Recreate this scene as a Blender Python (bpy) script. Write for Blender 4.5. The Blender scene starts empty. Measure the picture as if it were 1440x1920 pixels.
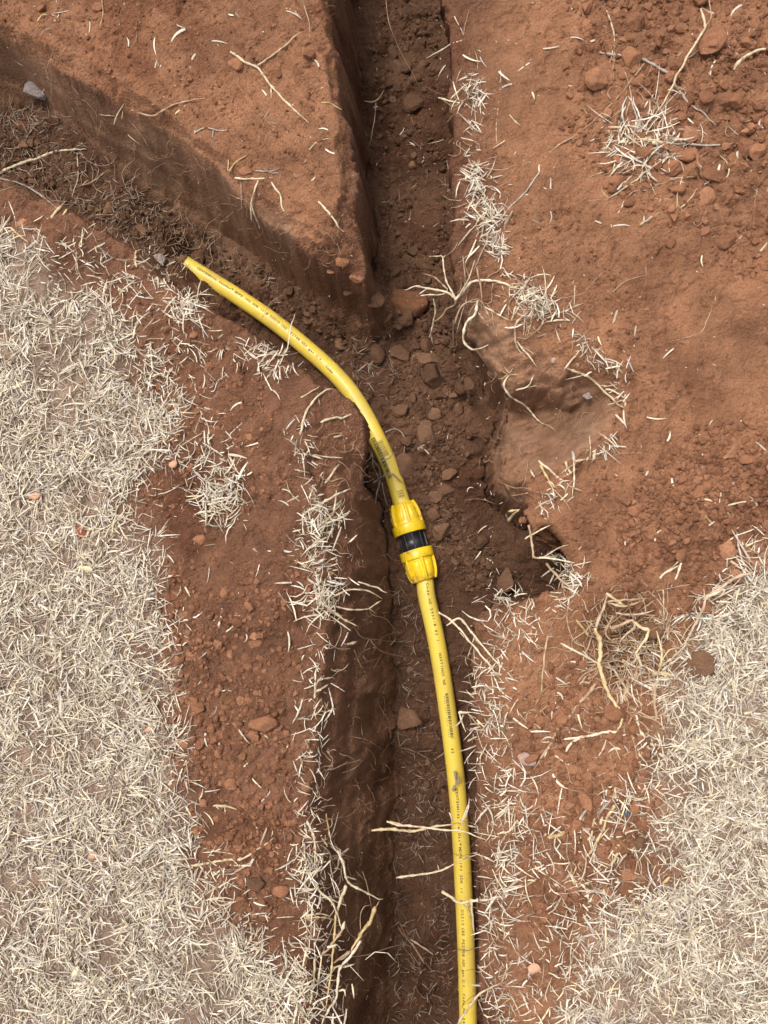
import bpy, math, random
import numpy as np
from mathutils import Vector, Matrix

SC = bpy.context.scene
COL = SC.collection
rng = np.random.default_rng(7)
random.seed(7)

# ------------------------------------------------------------------ camera
CAM_H = 1.20                      # metres above the ground
FPX = 1444.0                      # focal length in photo pixels (1440 wide)
NADIR = (850.0, 1130.0)           # where straight-down falls in the frame
_d = np.array([(NADIR[0]-720)/FPX, -(NADIR[1]-960)/FPX, -1.0]); _d /= np.linalg.norm(_d)
ZW = -_d
XW = np.array([1.0, 0, 0]); XW = XW-ZW*XW.dot(ZW); XW /= np.linalg.norm(XW)
YW = np.cross(ZW, XW)
R3 = np.array([XW, YW, ZW])       # world = R3 @ camera
CAMP = np.array([0, 0, CAM_H])
cam = bpy.data.cameras.new("camera")
cam_ob = bpy.data.objects.new("camera", cam); COL.objects.link(cam_ob)
cam.sensor_fit = 'HORIZONTAL'; cam.sensor_width = 36.0
cam.lens = 36.0*FPX/1440.0
cam.clip_start = 0.01; cam.clip_end = 500.0
M4 = Matrix([[*R3[0], 0], [*R3[1], 0], [*R3[2], CAM_H], [0, 0, 0, 1]])
cam_ob.matrix_world = M4
SC.camera = cam_ob

# ------------------------------------------------------------------ sky, sun, exposure
SUN_EL, SUN_AZ = math.radians(68), math.radians(-44)    # azimuth measured from +Y towards +X
world = bpy.data.worlds.new("World"); SC.world = world; world.use_nodes = True
wn = world.node_tree.nodes; wl = world.node_tree.links
bg = wn["Background"]; bg.inputs[1].default_value = 0.15
sky = wn.new("ShaderNodeTexSky"); sky.sky_type = 'NISHITA'; sky.sun_disc = False
sky.sun_elevation = SUN_EL; sky.sun_rotation = SUN_AZ
sky.air_density = 1.0; sky.dust_density = 4.0
hs = wn.new("ShaderNodeHueSaturation"); hs.inputs["Saturation"].default_value = 0.18   # overcast: grey sky
wl.new(sky.outputs[0], hs.inputs["Color"]); wl.new(hs.outputs[0], bg.inputs[0])
sun = bpy.data.lights.new("sun", 'SUN'); sun.energy = 1.2; sun.angle = math.radians(18); sun.color = (1.0, 0.94, 0.86)
sun_ob = bpy.data.objects.new("sun", sun); COL.objects.link(sun_ob)
sdir = Vector((math.sin(SUN_AZ)*math.cos(SUN_EL), math.cos(SUN_AZ)*math.cos(SUN_EL), math.sin(SUN_EL)))
sun_ob.rotation_euler = sdir.to_track_quat('Z', 'Y').to_euler(); sun_ob.location = sdir*5
SC.view_settings.view_transform = 'Standard'; SC.view_settings.look = 'None'
SC.view_settings.gamma = 1.0; SC.view_settings.use_curve_mapping = False
SC.view_settings.exposure = 0.75

# ------------------------------------------------------------------ helpers
def rays(px, py):
    px = np.asarray(px, float); py = np.asarray(py, float)
    c = np.stack([(px-720)/FPX, -(py-960)/FPX, -np.ones_like(px)], -1)
    return c @ R3.T
def unp(px, py, z):
    """the point of the place at height z seen at photo pixel (px, py)"""
    d = rays(px, py); t = (np.asarray(z, float)-CAM_H)/d[..., 2]
    return CAMP+d*t[..., None]
def P(s):
    return [tuple(float(v) for v in q.split(",")) for q in s.split()]

def mesh_np(name, V, F, smooth=True):
    """V (n,3); F list of (k,3) or (k,4) int arrays"""
    me = bpy.data.meshes.new(name)
    V = np.ascontiguousarray(V, np.float32)
    Fs = F if isinstance(F, list) else [F]
    me.vertices.add(len(V)); me.vertices.foreach_set("co", V.ravel())
    tot = sum(f.size for f in Fs); npoly = sum(len(f) for f in Fs)
    me.loops.add(tot); me.polygons.add(npoly)
    me.loops.foreach_set("vertex_index", np.concatenate([f.ravel() for f in Fs]).astype(np.int32))
    st = np.concatenate([np.full(len(f), f.shape[1]) for f in Fs]); ls = np.concatenate([[0], np.cumsum(st)[:-1]])
    me.polygons.foreach_set("loop_start", ls.astype(np.int32))
    me.polygons.foreach_set("use_smooth", np.full(npoly, smooth))
    me.update(); me.validate()
    return me
def link(name, me, mat=None, parent=None):
    o = bpy.data.objects.new(name, me); COL.objects.link(o)
    if mat is not None:
        me.materials.clear(); me.materials.append(mat)
    if parent is not None: o.parent = parent
    return o
def tag(o, label=None, cat=None, group=None, kind=None):
    if label: o["label"] = label
    if cat: o["category"] = cat
    if group: o["group"] = group
    if kind: o["kind"] = kind
    return o

# -------- noise on numpy arrays
def _hash(i, j, k, seed):
    with np.errstate(over='ignore'):
        h = (i.astype(np.int64)*374761393+j.astype(np.int64)*668265263+k.astype(np.int64)*2147483647+seed*1442695041) & 0xffffffff
        h = ((h ^ (h >> 13))*1274126177) & 0xffffffff
        h = (h ^ (h >> 16)) & 0xffffffff
    return h/4294967295.0
def noise2(x, y, seed=0):
    xi = np.floor(x); yi = np.floor(y); fx = x-xi; fy = y-yi
    fx = fx*fx*fx*(fx*(fx*6-15)+10); fy = fy*fy*fy*(fy*(fy*6-15)+10)
    z = np.zeros_like(xi)
    a = _hash(xi, yi, z, seed); b = _hash(xi+1, yi, z, seed); c = _hash(xi, yi+1, z, seed); d = _hash(xi+1, yi+1, z, seed)
    return ((a*(1-fx)+b*fx)*(1-fy)+(c*(1-fx)+d*fx)*fy)*2-1
def fbm(x, y, scale, seed=0, octs=3, gain=0.5):
    s = 0; a = 1; f = 1/scale
    for o in range(octs):
        # rotate each octave so the lattice does not show
        ca, sa = math.cos(0.7*o+.4), math.sin(0.7*o+.4)
        s = s+a*noise2((x*ca-y*sa)*f, (x*sa+y*ca)*f, seed+o*17); a *= gain; f *= 2.03
    return s
def cells(x, y, scale, seed=0):
    """rounded lumps: 1 at a lump's middle, 0 between lumps"""
    x = x/scale; y = y/scale; xi = np.floor(x); yi = np.floor(y); best = np.full(x.shape, 9.0)
    z = np.zeros_like(xi)
    for dx in (-1, 0, 1):
        for dy in (-1, 0, 1):
            a = xi+dx; b = yi+dy
            px = a+_hash(a, b, z, seed); py = b+_hash(a, b, z+1, seed)
            r = 0.55+0.75*_hash(a, b, z+2, seed)
            best = np.minimum(best, ((x-px)**2+(y-py)**2)/r**2)
    return np.sqrt(np.clip(1-best, 0, 1))
def sstep(a, b, x):
    t = np.clip((x-a)/(b-a), 0, 1); return t*t*(3-2*t)
def in_poly(x, y, poly):
    x = np.asarray(x); y = np.asarray(y); r = np.zeros(x.shape, bool); n = len(poly)
    for i in range(n):
        x0, y0 = poly[i]; x1, y1 = poly[(i+1) % n]
        if y0 == y1: continue
        c = ((y0 > y) != (y1 > y)) & (x < (x1-x0)*(y-y0)/(y1-y0)+x0)
        r ^= c
    return r
def dist_poly(x, y, pts, closed=False):
    d = np.full(np.shape(x), 9.0); n = len(pts)
    for i in range(n if closed else n-1):
        a = pts[i]; b = pts[(i+1) % n]
        ex, ey = b[0]-a[0], b[1]-a[1]; L = ex*ex+ey*ey+1e-12
        t = np.clip(((x-a[0])*ex+(y-a[1])*ey)/L, 0, 1)
        d = np.minimum(d, np.hypot(x-a[0]-t*ex, y-a[1]-t*ey))
    return d

# ------------------------------------------------------------------ materials
def nmat(name):
    m = bpy.data.materials.new(name); m.use_nodes = True
    nt = m.node_tree; b = nt.nodes["Principled BSDF"]
    return m, nt, nt.nodes, nt.links, b
def ramp(N, stops):
    r = N.new("ShaderNodeValToRGB"); e = r.color_ramp.elements
    while len(e) < len(stops): e.new(0.5)
    for i, (p, c) in enumerate(stops):
        e[i].position = p; e[i].color = (*c, 1)
    return r
def mixc(N, L, fac, a, b, mode='MIX'):
    m = N.new("ShaderNodeMix"); m.data_type = 'RGBA'; m.blend_type = mode
    for sock, v in ((m.inputs[0], fac), (m.inputs[6], a), (m.inputs[7], b)):
        if hasattr(v, "is_linked"): L.new(v, sock)
        elif isinstance(v, (int, float)): sock.default_value = v
        else: sock.default_value = (*v, 1)
    return m.outputs[2]
def tex(N, L, kind, scale, vec, **kw):
    t = N.new(kind); t.inputs["Scale"].default_value = scale
    for k, v in kw.items(): t.inputs[k].default_value = v
    L.new(vec, t.inputs["Vector"]); return t

def soil_material(name, tint=None, k=1.0):
    # k: size of one object unit in metres (clods are modelled at unit size and scaled)
    m, nt, N, L, b = nmat(name)
    tc = N.new("ShaderNodeTexCoord"); mp = N.new("ShaderNodeMapping"); mp.inputs["Scale"].default_value = (k, k, k); L.new(tc.outputs["Object"], mp.inputs["Vector"]); ob = mp.outputs["Vector"]
    if tint is None:
        at = N.new("ShaderNodeAttribute"); at.attribute_name = "tint"; base = at.outputs["Color"]
    else:
        oi = N.new("ShaderNodeObjectInfo"); gi = N.new("ShaderNodeNewGeometry")
        ad = N.new("ShaderNodeMath"); ad.operation = 'ADD'; L.new(oi.outputs["Random"], ad.inputs[0]); L.new(gi.outputs["Random Per Island"], ad.inputs[1])
        fr = N.new("ShaderNodeMath"); fr.operation = 'FRACT'; L.new(ad.outputs[0], fr.inputs[0])
        r = ramp(N, tint); L.new(fr.outputs[0], r.inputs[0]); base = r.outputs[0]
    n1 = tex(N, L, "ShaderNodeTexNoise", 22, ob, Detail=6.0, Roughness=0.65)
    r1 = ramp(N, [(0.28, (0.72, 0.70, 0.70)), (0.5, (1, 1, 1)), (0.75, (1.22, 1.24, 1.28))]); L.new(n1.outputs[0], r1.inputs[0])
    c1 = mixc(N, L, 1.0, base, r1.outputs[0], 'MULTIPLY')
    n2 = tex(N, L, "ShaderNodeTexNoise", 420, ob, Detail=4.0, Roughness=0.7)
    r2 = ramp(N, [(0.3, (0.74, 0.72, 0.72)), (0.52, (1, 1, 1)), (0.72, (1.25, 1.25, 1.25))]); L.new(n2.outputs[0], r2.inputs[0])
    c2 = mixc(N, L, 1.0, c1, r2.outputs[0], 'MULTIPLY')
    # mineral grains and root specks
    vo = tex(N, L, "ShaderNodeTexVoronoi", 330, ob); vo.feature = 'F1'
    sp = ramp(N, [(0.0, (1, 1, 1)), (0.11, (1, 1, 1)), (0.16, (0, 0, 0))]); L.new(vo.outputs["Distance"], sp.inputs[0])
    sel = N.new("ShaderNodeMath"); sel.operation = 'GREATER_THAN'; sel.inputs[1].default_value = 0.90
    sx = N.new("ShaderNodeSeparateColor"); L.new(vo.outputs["Color"], sx.inputs[0]); L.new(sx.outputs[0], sel.inputs[0])
    mu = N.new("ShaderNodeMath"); mu.operation = 'MULTIPLY'; L.new(sp.outputs[0], mu.inputs[0]); L.new(sel.outputs[0], mu.inputs[1])
    m2 = N.new("ShaderNodeMath"); m2.operation = 'MULTIPLY'; L.new(mu.outputs[0], m2.inputs[0]); m2.inputs[1].default_value = 0.6
    c3 = mixc(N, L, m2.outputs[0], c2, (0.55, 0.42, 0.32))
    L.new(c3, b.inputs["Base Color"]); b.inputs["Roughness"].default_value = 0.95
    b.inputs["Specular IOR Level"].default_value = 0.15
    # crumb relief
    v2 = tex(N, L, "ShaderNodeTexVoronoi", 240, ob); v2.feature = 'SMOOTH_F1'
    v3 = tex(N, L, "ShaderNodeTexNoise", 160, ob, Detail=7.0, Roughness=0.72)
    h = N.new("ShaderNodeMath"); h.operation = 'MULTIPLY_ADD'; L.new(v2.outputs["Distance"], h.inputs[0]); h.inputs[1].default_value = -0.6; L.new(v3.outputs[0], h.inputs[2])
    bp = N.new("ShaderNodeBump"); bp.inputs["Distance"].default_value = 0.0070 if k == 1.0 else .0016; bp.inputs["Strength"].default_value = 0.85 if k == 1.0 else .7
    if tint is None:   # the smeared clay faces are smoother
        a2 = N.new("ShaderNodeAttribute"); a2.attribute_name = "crumb"; L.new(a2.outputs["Fac"], bp.inputs["Strength"])
    L.new(h.outputs[0], bp.inputs["Height"]); L.new(bp.outputs[0], b.inputs["Normal"])
    return m
MAT_SOIL = soil_material("red_soil")
TN_RED = [(0.0, (0.17, 0.075, 0.040)), (0.4, (0.235, 0.105, 0.055)), (0.8, (0.28, 0.128, 0.067)), (1.0, (0.33, 0.16, 0.088))]
TN_DARK = [(0.0, (0.095, 0.049, 0.029)), (0.5, (0.135, 0.071, 0.041)), (1.0, (0.185, 0.10, 0.058))]  # darker soil range, mostly for clods and crumbs on the trench floors
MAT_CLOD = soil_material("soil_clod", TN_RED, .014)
MAT_CLODDARK = soil_material("dark_clod", TN_DARK, .014)
MAT_CRUMB = soil_material("soil_crumb", TN_RED)
MAT_CRUMBDARK = soil_material("dark_crumb", TN_DARK)

def plant_material(name, stops, rough=0.6, streak=180):
    m, nt, N, L, b = nmat(name)
    oi = N.new("ShaderNodeObjectInfo"); gi = N.new("ShaderNodeNewGeometry"); tc = N.new("ShaderNodeTexCoord")
    ad = N.new("ShaderNodeMath"); ad.operation = 'ADD'; L.new(oi.outputs["Random"], ad.inputs[0]); L.new(gi.outputs["Random Per Island"], ad.inputs[1])
    fr = N.new("ShaderNodeMath"); fr.operation = 'FRACT'; L.new(ad.outputs[0], fr.inputs[0])
    r = ramp(N, stops); L.new(fr.outputs[0], r.inputs[0])
    n = tex(N, L, "ShaderNodeTexNoise", streak, tc.outputs["Object"], Detail=3.0)
    r2 = ramp(N, [(0.30, (0.52, 0.45, 0.39)), (0.52, (1, 1, 1)), (0.8, (1.13, 1.12, 1.1))]); L.new(n.outputs[0], r2.inputs[0])
    c = mixc(N, L, 1.0, r.outputs[0], r2.outputs[0], 'MULTIPLY')
    L.new(c, b.inputs["Base Color"]); b.inputs["Roughness"].default_value = rough
    b.inputs["Specular IOR Level"].default_value = 0.25
    return m
MAT_STRAW = plant_material("dry_straw", [(0.0, (0.20, 0.145, 0.10)), (0.14, (0.40, 0.325, 0.24)), (0.35, (0.57, 0.49, 0.375)), (0.6, (0.67, 0.60, 0.49)),
                                         (0.76, (0.66, 0.55, 0.35)), (0.88, (0.45, 0.40, 0.35)), (1.0, (0.74, 0.68, 0.57))])
MAT_DULL = plant_material("soiled_straw", [(0.0, (0.12, 0.078, 0.05)), (0.4, (0.19, 0.135, 0.095)), (0.75, (0.26, 0.195, 0.14)), (1.0, (0.38, 0.30, 0.225))])
MAT_THATCH = plant_material("grey_thatch", [(0.0, (0.20, 0.14, 0.10)), (0.4, (0.33, 0.26, 0.20)), (0.75, (0.42, 0.35, 0.28)), (1.0, (0.52, 0.46, 0.39))])
MAT_CREAM = plant_material("cream_stem", [(0.0, (0.46, 0.345, 0.20)), (0.5, (0.56, 0.455, 0.30)), (1.0, (0.62, 0.53, 0.385))], 0.6, 75)
MAT_YELLOW = plant_material("yellow_stem", [(0.0, (0.46, 0.32, 0.14)), (0.5, (0.54, 0.40, 0.20)), (1.0, (0.58, 0.46, 0.27))], 0.55, 75)
MAT_TAN = plant_material("tan_stem", [(0.0, (0.34, 0.215, 0.13)), (0.5, (0.42, 0.29, 0.18)), (1.0, (0.47, 0.35, 0.24))], 0.7, 75)
MAT_ROOT = plant_material("brown_root", [(0.0, (0.26, 0.13, 0.07)), (0.5, (0.36, 0.20, 0.11)), (1.0, (0.42, 0.27, 0.16))], 0.75, 75)
MAT_GREY = plant_material("grey_stem", [(0.0, (0.29, 0.235, 0.195)), (0.5, (0.37, 0.31, 0.26)), (1.0, (0.43, 0.37, 0.32))], 0.75, 75)

# ------------------------------------------------------------------ terrain: contours read off the photograph, each at its own height
X0, X1, Y0, Y1 = -0.98, 0.74, -0.98, 1.40
CG = 0.004
nx, ny = int((X1-X0)/CG)+1, int((Y1-Y0)/CG)+1
fix = np.full((ny, nx), np.nan)
def contour(pts, z=None, off=(0, 0)):
    """pts: (px, py[, z]); fixes the terrain height along the polyline"""
    w = [unp(p[0], p[1], p[2] if len(p) > 2 else z) for p in pts]
    w = [np.array([a[0]+off[0], a[1]+off[1], a[2]]) for a in w]
    for a, b in zip(w[:-1], w[1:]):
        n = max(2, int(np.hypot(*(b-a)[:2])/CG*2)+1)
        q = a+(b-a)*np.linspace(0, 1, n)[:, None]
        i = np.round((q[:, 0]-X0)/CG).astype(int); j = np.round((q[:, 1]-Y0)/CG).astype(int)
        k = (i >= 0) & (i < nx) & (j >= 0) & (j < ny)
        fix[j[k], i[k]] = q[k, 2]
    return [(a[0], a[1]) for a in w]

# floor lines first, rims afterwards so that rims win where they meet
contour(P("-420,140,-.15 -200,210,-.15 0,262,-.155 150,340,-.18 270,420,-.225 320,450,-.235 338,470,-.268 368,490,-.297 420,512,-.30 520,575,-.29 640,660,-.288"))
contour(P("755,-260,-.27 758,0,-.27 762,250,-.28 768,450,-.285 775,600,-.285"))
contour(P("700,640,-.285 760,640,-.28 820,620,-.285"))
contour(P("730,780,-.288 800,800,-.285 850,800,-.285"))
contour(P("770,860,-.288 785,1000,-.288 800,1150,-.29 815,1300,-.30 825,1500,-.322 830,1700,-.335 830,1920,-.35 830,2250,-.35"))
contour(P("880,1000,-.285 940,1010,-.285 1000,1040,-.285 1020,1080,-.285"))
contour(P("860,1060,-.288 930,1080,-.28"))
# bottoms of the walls in view
FB1 = contour(P("-420,20,-.14 -200,80,-.14 0,150,-.148 55,175,-.15 100,203,-.152 165,252,-.165 220,304,-.182 280,350,-.20 350,392,-.225 430,447,-.25 490,480,-.262 540,525,-.262 600,562,-.235 650,582,-.205 690,594,-.20 714,582,-.205"))
FB2 = contour(P("714,582,-.205 705,530,-.25 697,450,-.284 692,350,-.282 688,250,-.28 678,170,-.275 664,100,-.272 656,0,-.27 645,-260,-.27"))
FA = contour(P("713,902,-.286 722,955,-.288 728,1005,-.289 731,1050,-.29 733,1150,-.29 738,1250,-.298 742,1350,-.305 744,1450,-.315 742,1550,-.325 738,1700,-.335 730,1800,-.34 722,1920,-.35 712,2250,-.35"))
# ... and of those that the rim hides
RA_px = P("-420,150 -260,225 -100,290 0,342 60,370 130,400 200,440 270,490 324,537 412,590 494,640 558,686 605,726")
contour([(x+2, y-2, 0) for x, y in RA_px[:0]] or [(-420, 150), (-419, 150)], 0)
hid = [(-.15), -.15, -.15, -.155, -.16, -.17, -.19, -.20, -.30, -.30, -.295, -.288, -.288]
wa = [unp(x, y, -.01) for x, y in RA_px]
def fixline(pts3):
    for a, b in zip(pts3[:-1], pts3[1:]):
        a = np.array(a); b = np.array(b); n = max(2, int(np.hypot(*(b-a)[:2])/CG*2)+1)
        q = a+(b-a)*np.linspace(0, 1, n)[:, None]
        i = np.round((q[:, 0]-X0)/CG).astype(int); j = np.round((q[:, 1]-Y0)/CG).astype(int)
        k = (i >= 0) & (i < nx) & (j >= 0) & (j < ny)
        fix[j[k], i[k]] = q[k, 2]
fixline([(w[0]+.009, w[1]+.013, h) for w, h in zip(wa, hid)])
RA2_px = P("606,724,-.03 640,738,-.04 664,758,-.045 680,784,-.05 687,800,-.055 685,834,-.07 681,870,-.09")
wa2 = [unp(*p) for p in RA2_px]
fixline([(w[0]+.012, w[1]+.005, -.285) for w in wa2])
fixline([(w[0]+.014, w[1]+.012, -.285) for w in (wa[-1], wa2[0], wa2[1], wa2[2])])
RC_px = P("818,-260,-.02 835,0,-.02 842,100,-.02 843,200,-.02 845,300,-.02 848,400,-.025 852,500,-.04 853,560,-.06 857,620,-.085 864,670,-.11 879,706,-.12 903,746,-.19 896,800,-.205 884,860,-.20 887,910,-.175 906,945,-.165 945,962,-.14 972,948,-.09 985,965,-.05 1000,1000,-.035 1022,1030,-.03 1045,1045,-.03 1060,1075,-.03 1052,1100,-.04 1030,1114,-.06 1000,1110,-.09 950,1107,-.12 912,1114,-.13 887,1142,-.09 887,1200,-.045 886,1300,-.035 892,1400,-.03 891,1500,-.03 893,1600,-.03 896,1700,-.03 898,1800,-.03 903,1920,-.03 910,2250,-.03")
wc = np.array([unp(*p) for p in RC_px])
_t = np.gradient(wc[:, :2], axis=0); _t /= np.linalg.norm(_t, axis=1)[:, None]
_n = np.stack([_t[:, 1], -_t[:, 0]], 1)                     # points into the trench (lines run down the frame)
zf = np.interp([p[1] for p in RC_px], [0, 500, 1100, 1300, 1500, 1900], [-.27, -.285, -.288, -.30, -.322, -.35])
fixline([(w[0]+n[0]*.007, w[1]+n[1]*.007, z) for w, n, z in zip(wc, _n, zf)])
# rims
RB1 = contour(P("-420,-170,-.015 -260,-60,-.015 -100,10,-.015 0,70,-.02 70,92,-.02 115,138,-.025 175,178,-.025 240,200,-.03 280,222,-.03 350,262,-.03 410,320,-.03 450,368,-.035 500,415,-.045 550,455,-.06 600,492,-.075 650,520,-.085 686,545,-.09"))
RB2 = contour(P("686,545,-.09 684,500,-.07 674,420,-.05 664,350,-.035 654,280,-.03 646,200,-.025 634,100,-.02 626,0,-.02 610,-260,-.02"))
contour(P("600,-260,0 612,0,0 618,100,0 625,200,-.002 630,300,-.008 640,400,-.02 630,450,-.04 560,420,-.03 480,350,-.014 400,280,-.008 300,200,-.004 150,110,-.002 0,40,0 -420,-190,0"))
RA = contour(RA_px, -.012)
contour([(x-14, y+22) for x, y in RA_px[:-2]], .0)
contour(RA2_px)
C1 = contour(P("681,870,-.09 682,930,-.09 680,1000,-.085 668,1100,-.08 655,1200,-.075 648,1300,-.07 634,1400,-.065 625,1500,-.06 622,1600,-.06 618,1750,-.06 615,1920,-.06 610,2250,-.06"))
RA0 = contour(P("505,660,0 545,705,0 572,760,-.004 572,830,-.004 588,900,-.004 603,960,-.004 608,1000,-.004 605,1060,-.004 613,1120,-.004 615,1200,-.004 602,1280,-.004 595,1350,-.004 590,1420,-.004 580,1500,-.004 583,1600,-.004 580,1700,-.004 575,1800,-.004 570,1920,-.004 560,2250,-.004"))
RC = contour(RC_px)
G0 = contour(P("850,-260,0 868,0,0 884,150,0 888,300,0 900,390,0 930,470,0 990,550,-.002 1060,600,-.004 1100,640,-.006 1160,700,-.008 1178,750,-.006 1150,820,-.003 1095,870,-.003 1060,940,-.003 1032,982,-.006 1055,1025,-.006 1078,1075,-.004 1070,1122,-.004 1010,1165,0 965,1205,0 945,1300,0 950,1400,0 955,1500,0 955,1700,0 962,1920,0 970,2250,0"))
contour(P("885,560,-.03 915,620,-.042 955,670,-.055 1010,700,-.062 1065,705,-.04"))
contour(P("880,704,-.118 920,727,-.112 970,734,-.10 1030,728,-.08"))
contour(P("908,754,-.195 965,768,-.188 1035,775,-.155 1105,765,-.10"))
contour(P("930,825,-.18 985,838,-.145 1050,840,-.095 1105,820,-.045"))
contour(P("925,905,-.13 985,900,-.06"))
fix[0, :] = 0; fix[-1, :] = 0; fix[:, 0] = 0; fix[:, -1] = 0
# keep the trenches open through to the edge of the modelled ground, close them in the last centimetres
FREE = np.isnan(fix)

def relax(fx, init, iters, w=1.0):
    z = init.copy(); m = ~np.isnan(fx); z[m] = fx[m]
    for _ in range(iters):
        zn = z.copy()
        zn[1:-1, 1:-1] = .25*(z[:-2, 1:-1]+z[2:, 1:-1]+z[1:-1, :-2]+z[1:-1, 2:])
        zn[m] = fx[m]; z = zn
    return z
def coarse(fx, k):
    h, w = fx.shape; H, W = (h+k-1)//k, (w+k-1)//k
    pad = np.full((H*k, W*k), np.nan); pad[:h, :w] = fx
    b = pad.reshape(H, k, W, k).transpose(0, 2, 1, 3).reshape(H, W, k*k)
    c = np.sum(~np.isnan(b), -1); s = np.nansum(b, -1)
    return np.where(c > 0, s/np.maximum(c, 1), np.nan)
def up(z, shape, k):
    yy = np.clip((np.arange(shape[0])-(k-1)/2)/k, 0, z.shape[0]-1); xx = np.clip((np.arange(shape[1])-(k-1)/2)/k, 0, z.shape[1]-1)
    return bilin(z, xx[None, :]+0*yy[:, None], yy[:, None]+0*xx[None, :])
def bilin(z, x, y):
    x = np.clip(x, 0, z.shape[1]-1.001); y = np.clip(y, 0, z.shape[0]-1.001)
    i = x.astype(int); j = y.astype(int); fx = x-i; fy = y-j
    return (z[j, i]*(1-fx)+z[j, i+1]*fx)*(1-fy)+(z[j+1, i]*(1-fx)+z[j+1, i+1]*fx)*fy
z = None
for k in (16, 8, 4, 2):
    fc = coarse(fix, k)
    z = relax(fc, np.zeros(fc.shape) if z is None else up(z, fc.shape, 2), 400 if k > 4 else 200)
z = relax(fix, up(z, fix.shape, 2), 160)
BASE = z
def base_z(x, y): return bilin(BASE, (x-X0)/CG, (y-Y0)/CG)

# ---- fine grid
FG = 0.00255
fxs = np.arange(X0, X1, FG); fys = np.arange(Y0, Y1, FG)
GX, GY = np.meshgrid(fxs, fys)
wx = fbm(GX, GY, .06, 3, 4, .6)*.0075; wy = fbm(GX, GY, .06, 4, 4, .6)*.0075
def wpoly(s, z=0.0): 
    return [tuple(unp(p[0], p[1], z)[:2]) for p in P(s)]
dw = dist_poly(GX, GY, [tuple(unp(*p)[:2]) for p in P("-420,40,-.08 -100,90,-.08 60,140,-.08 170,225,-.10 300,320,-.13 420,400,-.17 540,480,-.2")])
calm = 1-.65*np.exp(-(np.minimum(dist_poly(GX, GY, [q for q in RC if q[1] < -.02]), dist_poly(GX, GY, [tuple(q[:2]) for q in wa[7:]]+[tuple(q[:2]) for q in wa2]))/.05)**2)      # the clean spade cut beside the pipe
calm *= 1-.6*np.exp(-(dw/.09)**2)
ZB = base_z(GX+wx*calm, GY+wy*calm)
gy_, gx_ = np.gradient(ZB, FG); slope = np.hypot(gx_, gy_)
wall = sstep(.5, 1.6, slope)
depth = sstep(-.03, -.10, ZB)
# where the digger's smeared clay shows
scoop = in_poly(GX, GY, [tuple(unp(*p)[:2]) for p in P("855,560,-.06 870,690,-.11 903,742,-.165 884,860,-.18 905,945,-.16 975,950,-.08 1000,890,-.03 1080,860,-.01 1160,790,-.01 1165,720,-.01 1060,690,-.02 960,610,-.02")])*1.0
clay = np.maximum(scoop, sstep(.075, .045, dw)*(ZB < -.03)*sstep(.35, .8, slope))
clay *= .75+.25*fbm(GX, GY, .05, 13, 3)
for _ in range(16):
    clay[1:-1, 1:-1] = .2*(clay[1:-1, 1:-1]+clay[:-2, 1:-1]+clay[2:, 1:-1]+clay[1:-1, :-2]+clay[1:-1, 2:])
clay = np.clip(clay, 0, 1); rough = 1-.62*clay
# lawns (photo outline laid on the ground)
LAWN_W = wpoly("-500,470 40,452 120,500 190,560 235,620 255,700 300,760 270,840 215,900 190,960 225,1020 262,1080 280,1150 285,1250 305,1350 325,1450 318,1540 345,1620 400,1700 470,1760 500,1830 555,1880 580,2200 -500,2200")
LAWN_E = wpoly("1900,960 1440,1050 1385,1095 1335,1170 1305,1225 1275,1290 1255,1370 1225,1420 1245,1480 1205,1530 1235,1600 1265,1650 1180,1680 1145,1720 1130,1800 1085,1870 1060,2200 1900,2200")
def lawn_mask(x, y):
    jx = fbm(x, y, .09, 21, 3)*.03; jy = fbm(x, y, .09, 22, 3)*.03
    m = np.zeros(np.shape(x))
    for poly in (LAWN_W, LAWN_E):
        d = dist_poly(x+jx, y+jy, poly, True); ins = in_poly(x+jx, y+jy, poly)
        m = np.maximum(m, sstep(-.045, .04, np.where(ins, d, -d)))
    return m
lawn = lawn_mask(GX, GY)
flat = (1-depth)*(1-wall)
H = ZB.copy()
H += flat*(1-.6*lawn)*(fbm(GX, GY, .16, 31, 3)*.006)
lumps = cells(GX, GY, .026, 5)*.5+cells(GX+.3, GY+.1, .013, 6)*.32+cells(GX, GY+.7, .0075, 8)*.2
patch = sstep(-.45, .5, fbm(GX, GY, .13, 41, 3))
east = sstep(.05, .22, GX)
amp = (.0055+.0150*patch*(1-.65*lawn))*rough*(1-.5*wall)
tip = in_poly(GX, GY, [tuple(unp(*p)[:2]) for p in P('540,400,-.03 640,380,-.03 690,480,-.06 720,640,-.28 600,570,-.27 520,470,-.1')])*1.0
for _ in range(8): tip[1:-1, 1:-1] = .25*(tip[:-2, 1:-1]+tip[2:, 1:-1]+tip[1:-1, :-2]+tip[1:-1, 2:])
amp = amp*np.where(ZB < -.2, 2.0, 1.0)*(1+.8*tip)
bank = np.maximum(in_poly(GX, GY, wpoly('1080,-40 1500,-40 1500,480 1200,400 1060,250'))*1.0, in_poly(GX, GY, wpoly('1200,900 1500,760 1500,1040 1330,1160 1130,1130 1150,1000'))*.8)
for _ in range(20): bank[1:-1, 1:-1] = .25*(bank[:-2, 1:-1]+bank[2:, 1:-1]+bank[1:-1, :-2]+bank[1:-1, 2:])
H += bank*((cells(GX+wx*2, GY+wy*2, .034, 16)-.5)*.012+(cells(GX+wx, GY+wy+.4, .018, 17)-.5)*.009)
pit = unp(1024, 1056, -.29); H -= .14*np.exp(-(((GX-pit[0])/.034)**2+((GY-pit[1])/.036)**2)**1.4)*sstep(-.15, -.26, ZB)
H += tip*(cells(GX, GY, .05, 15)-.5)*.022
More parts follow.
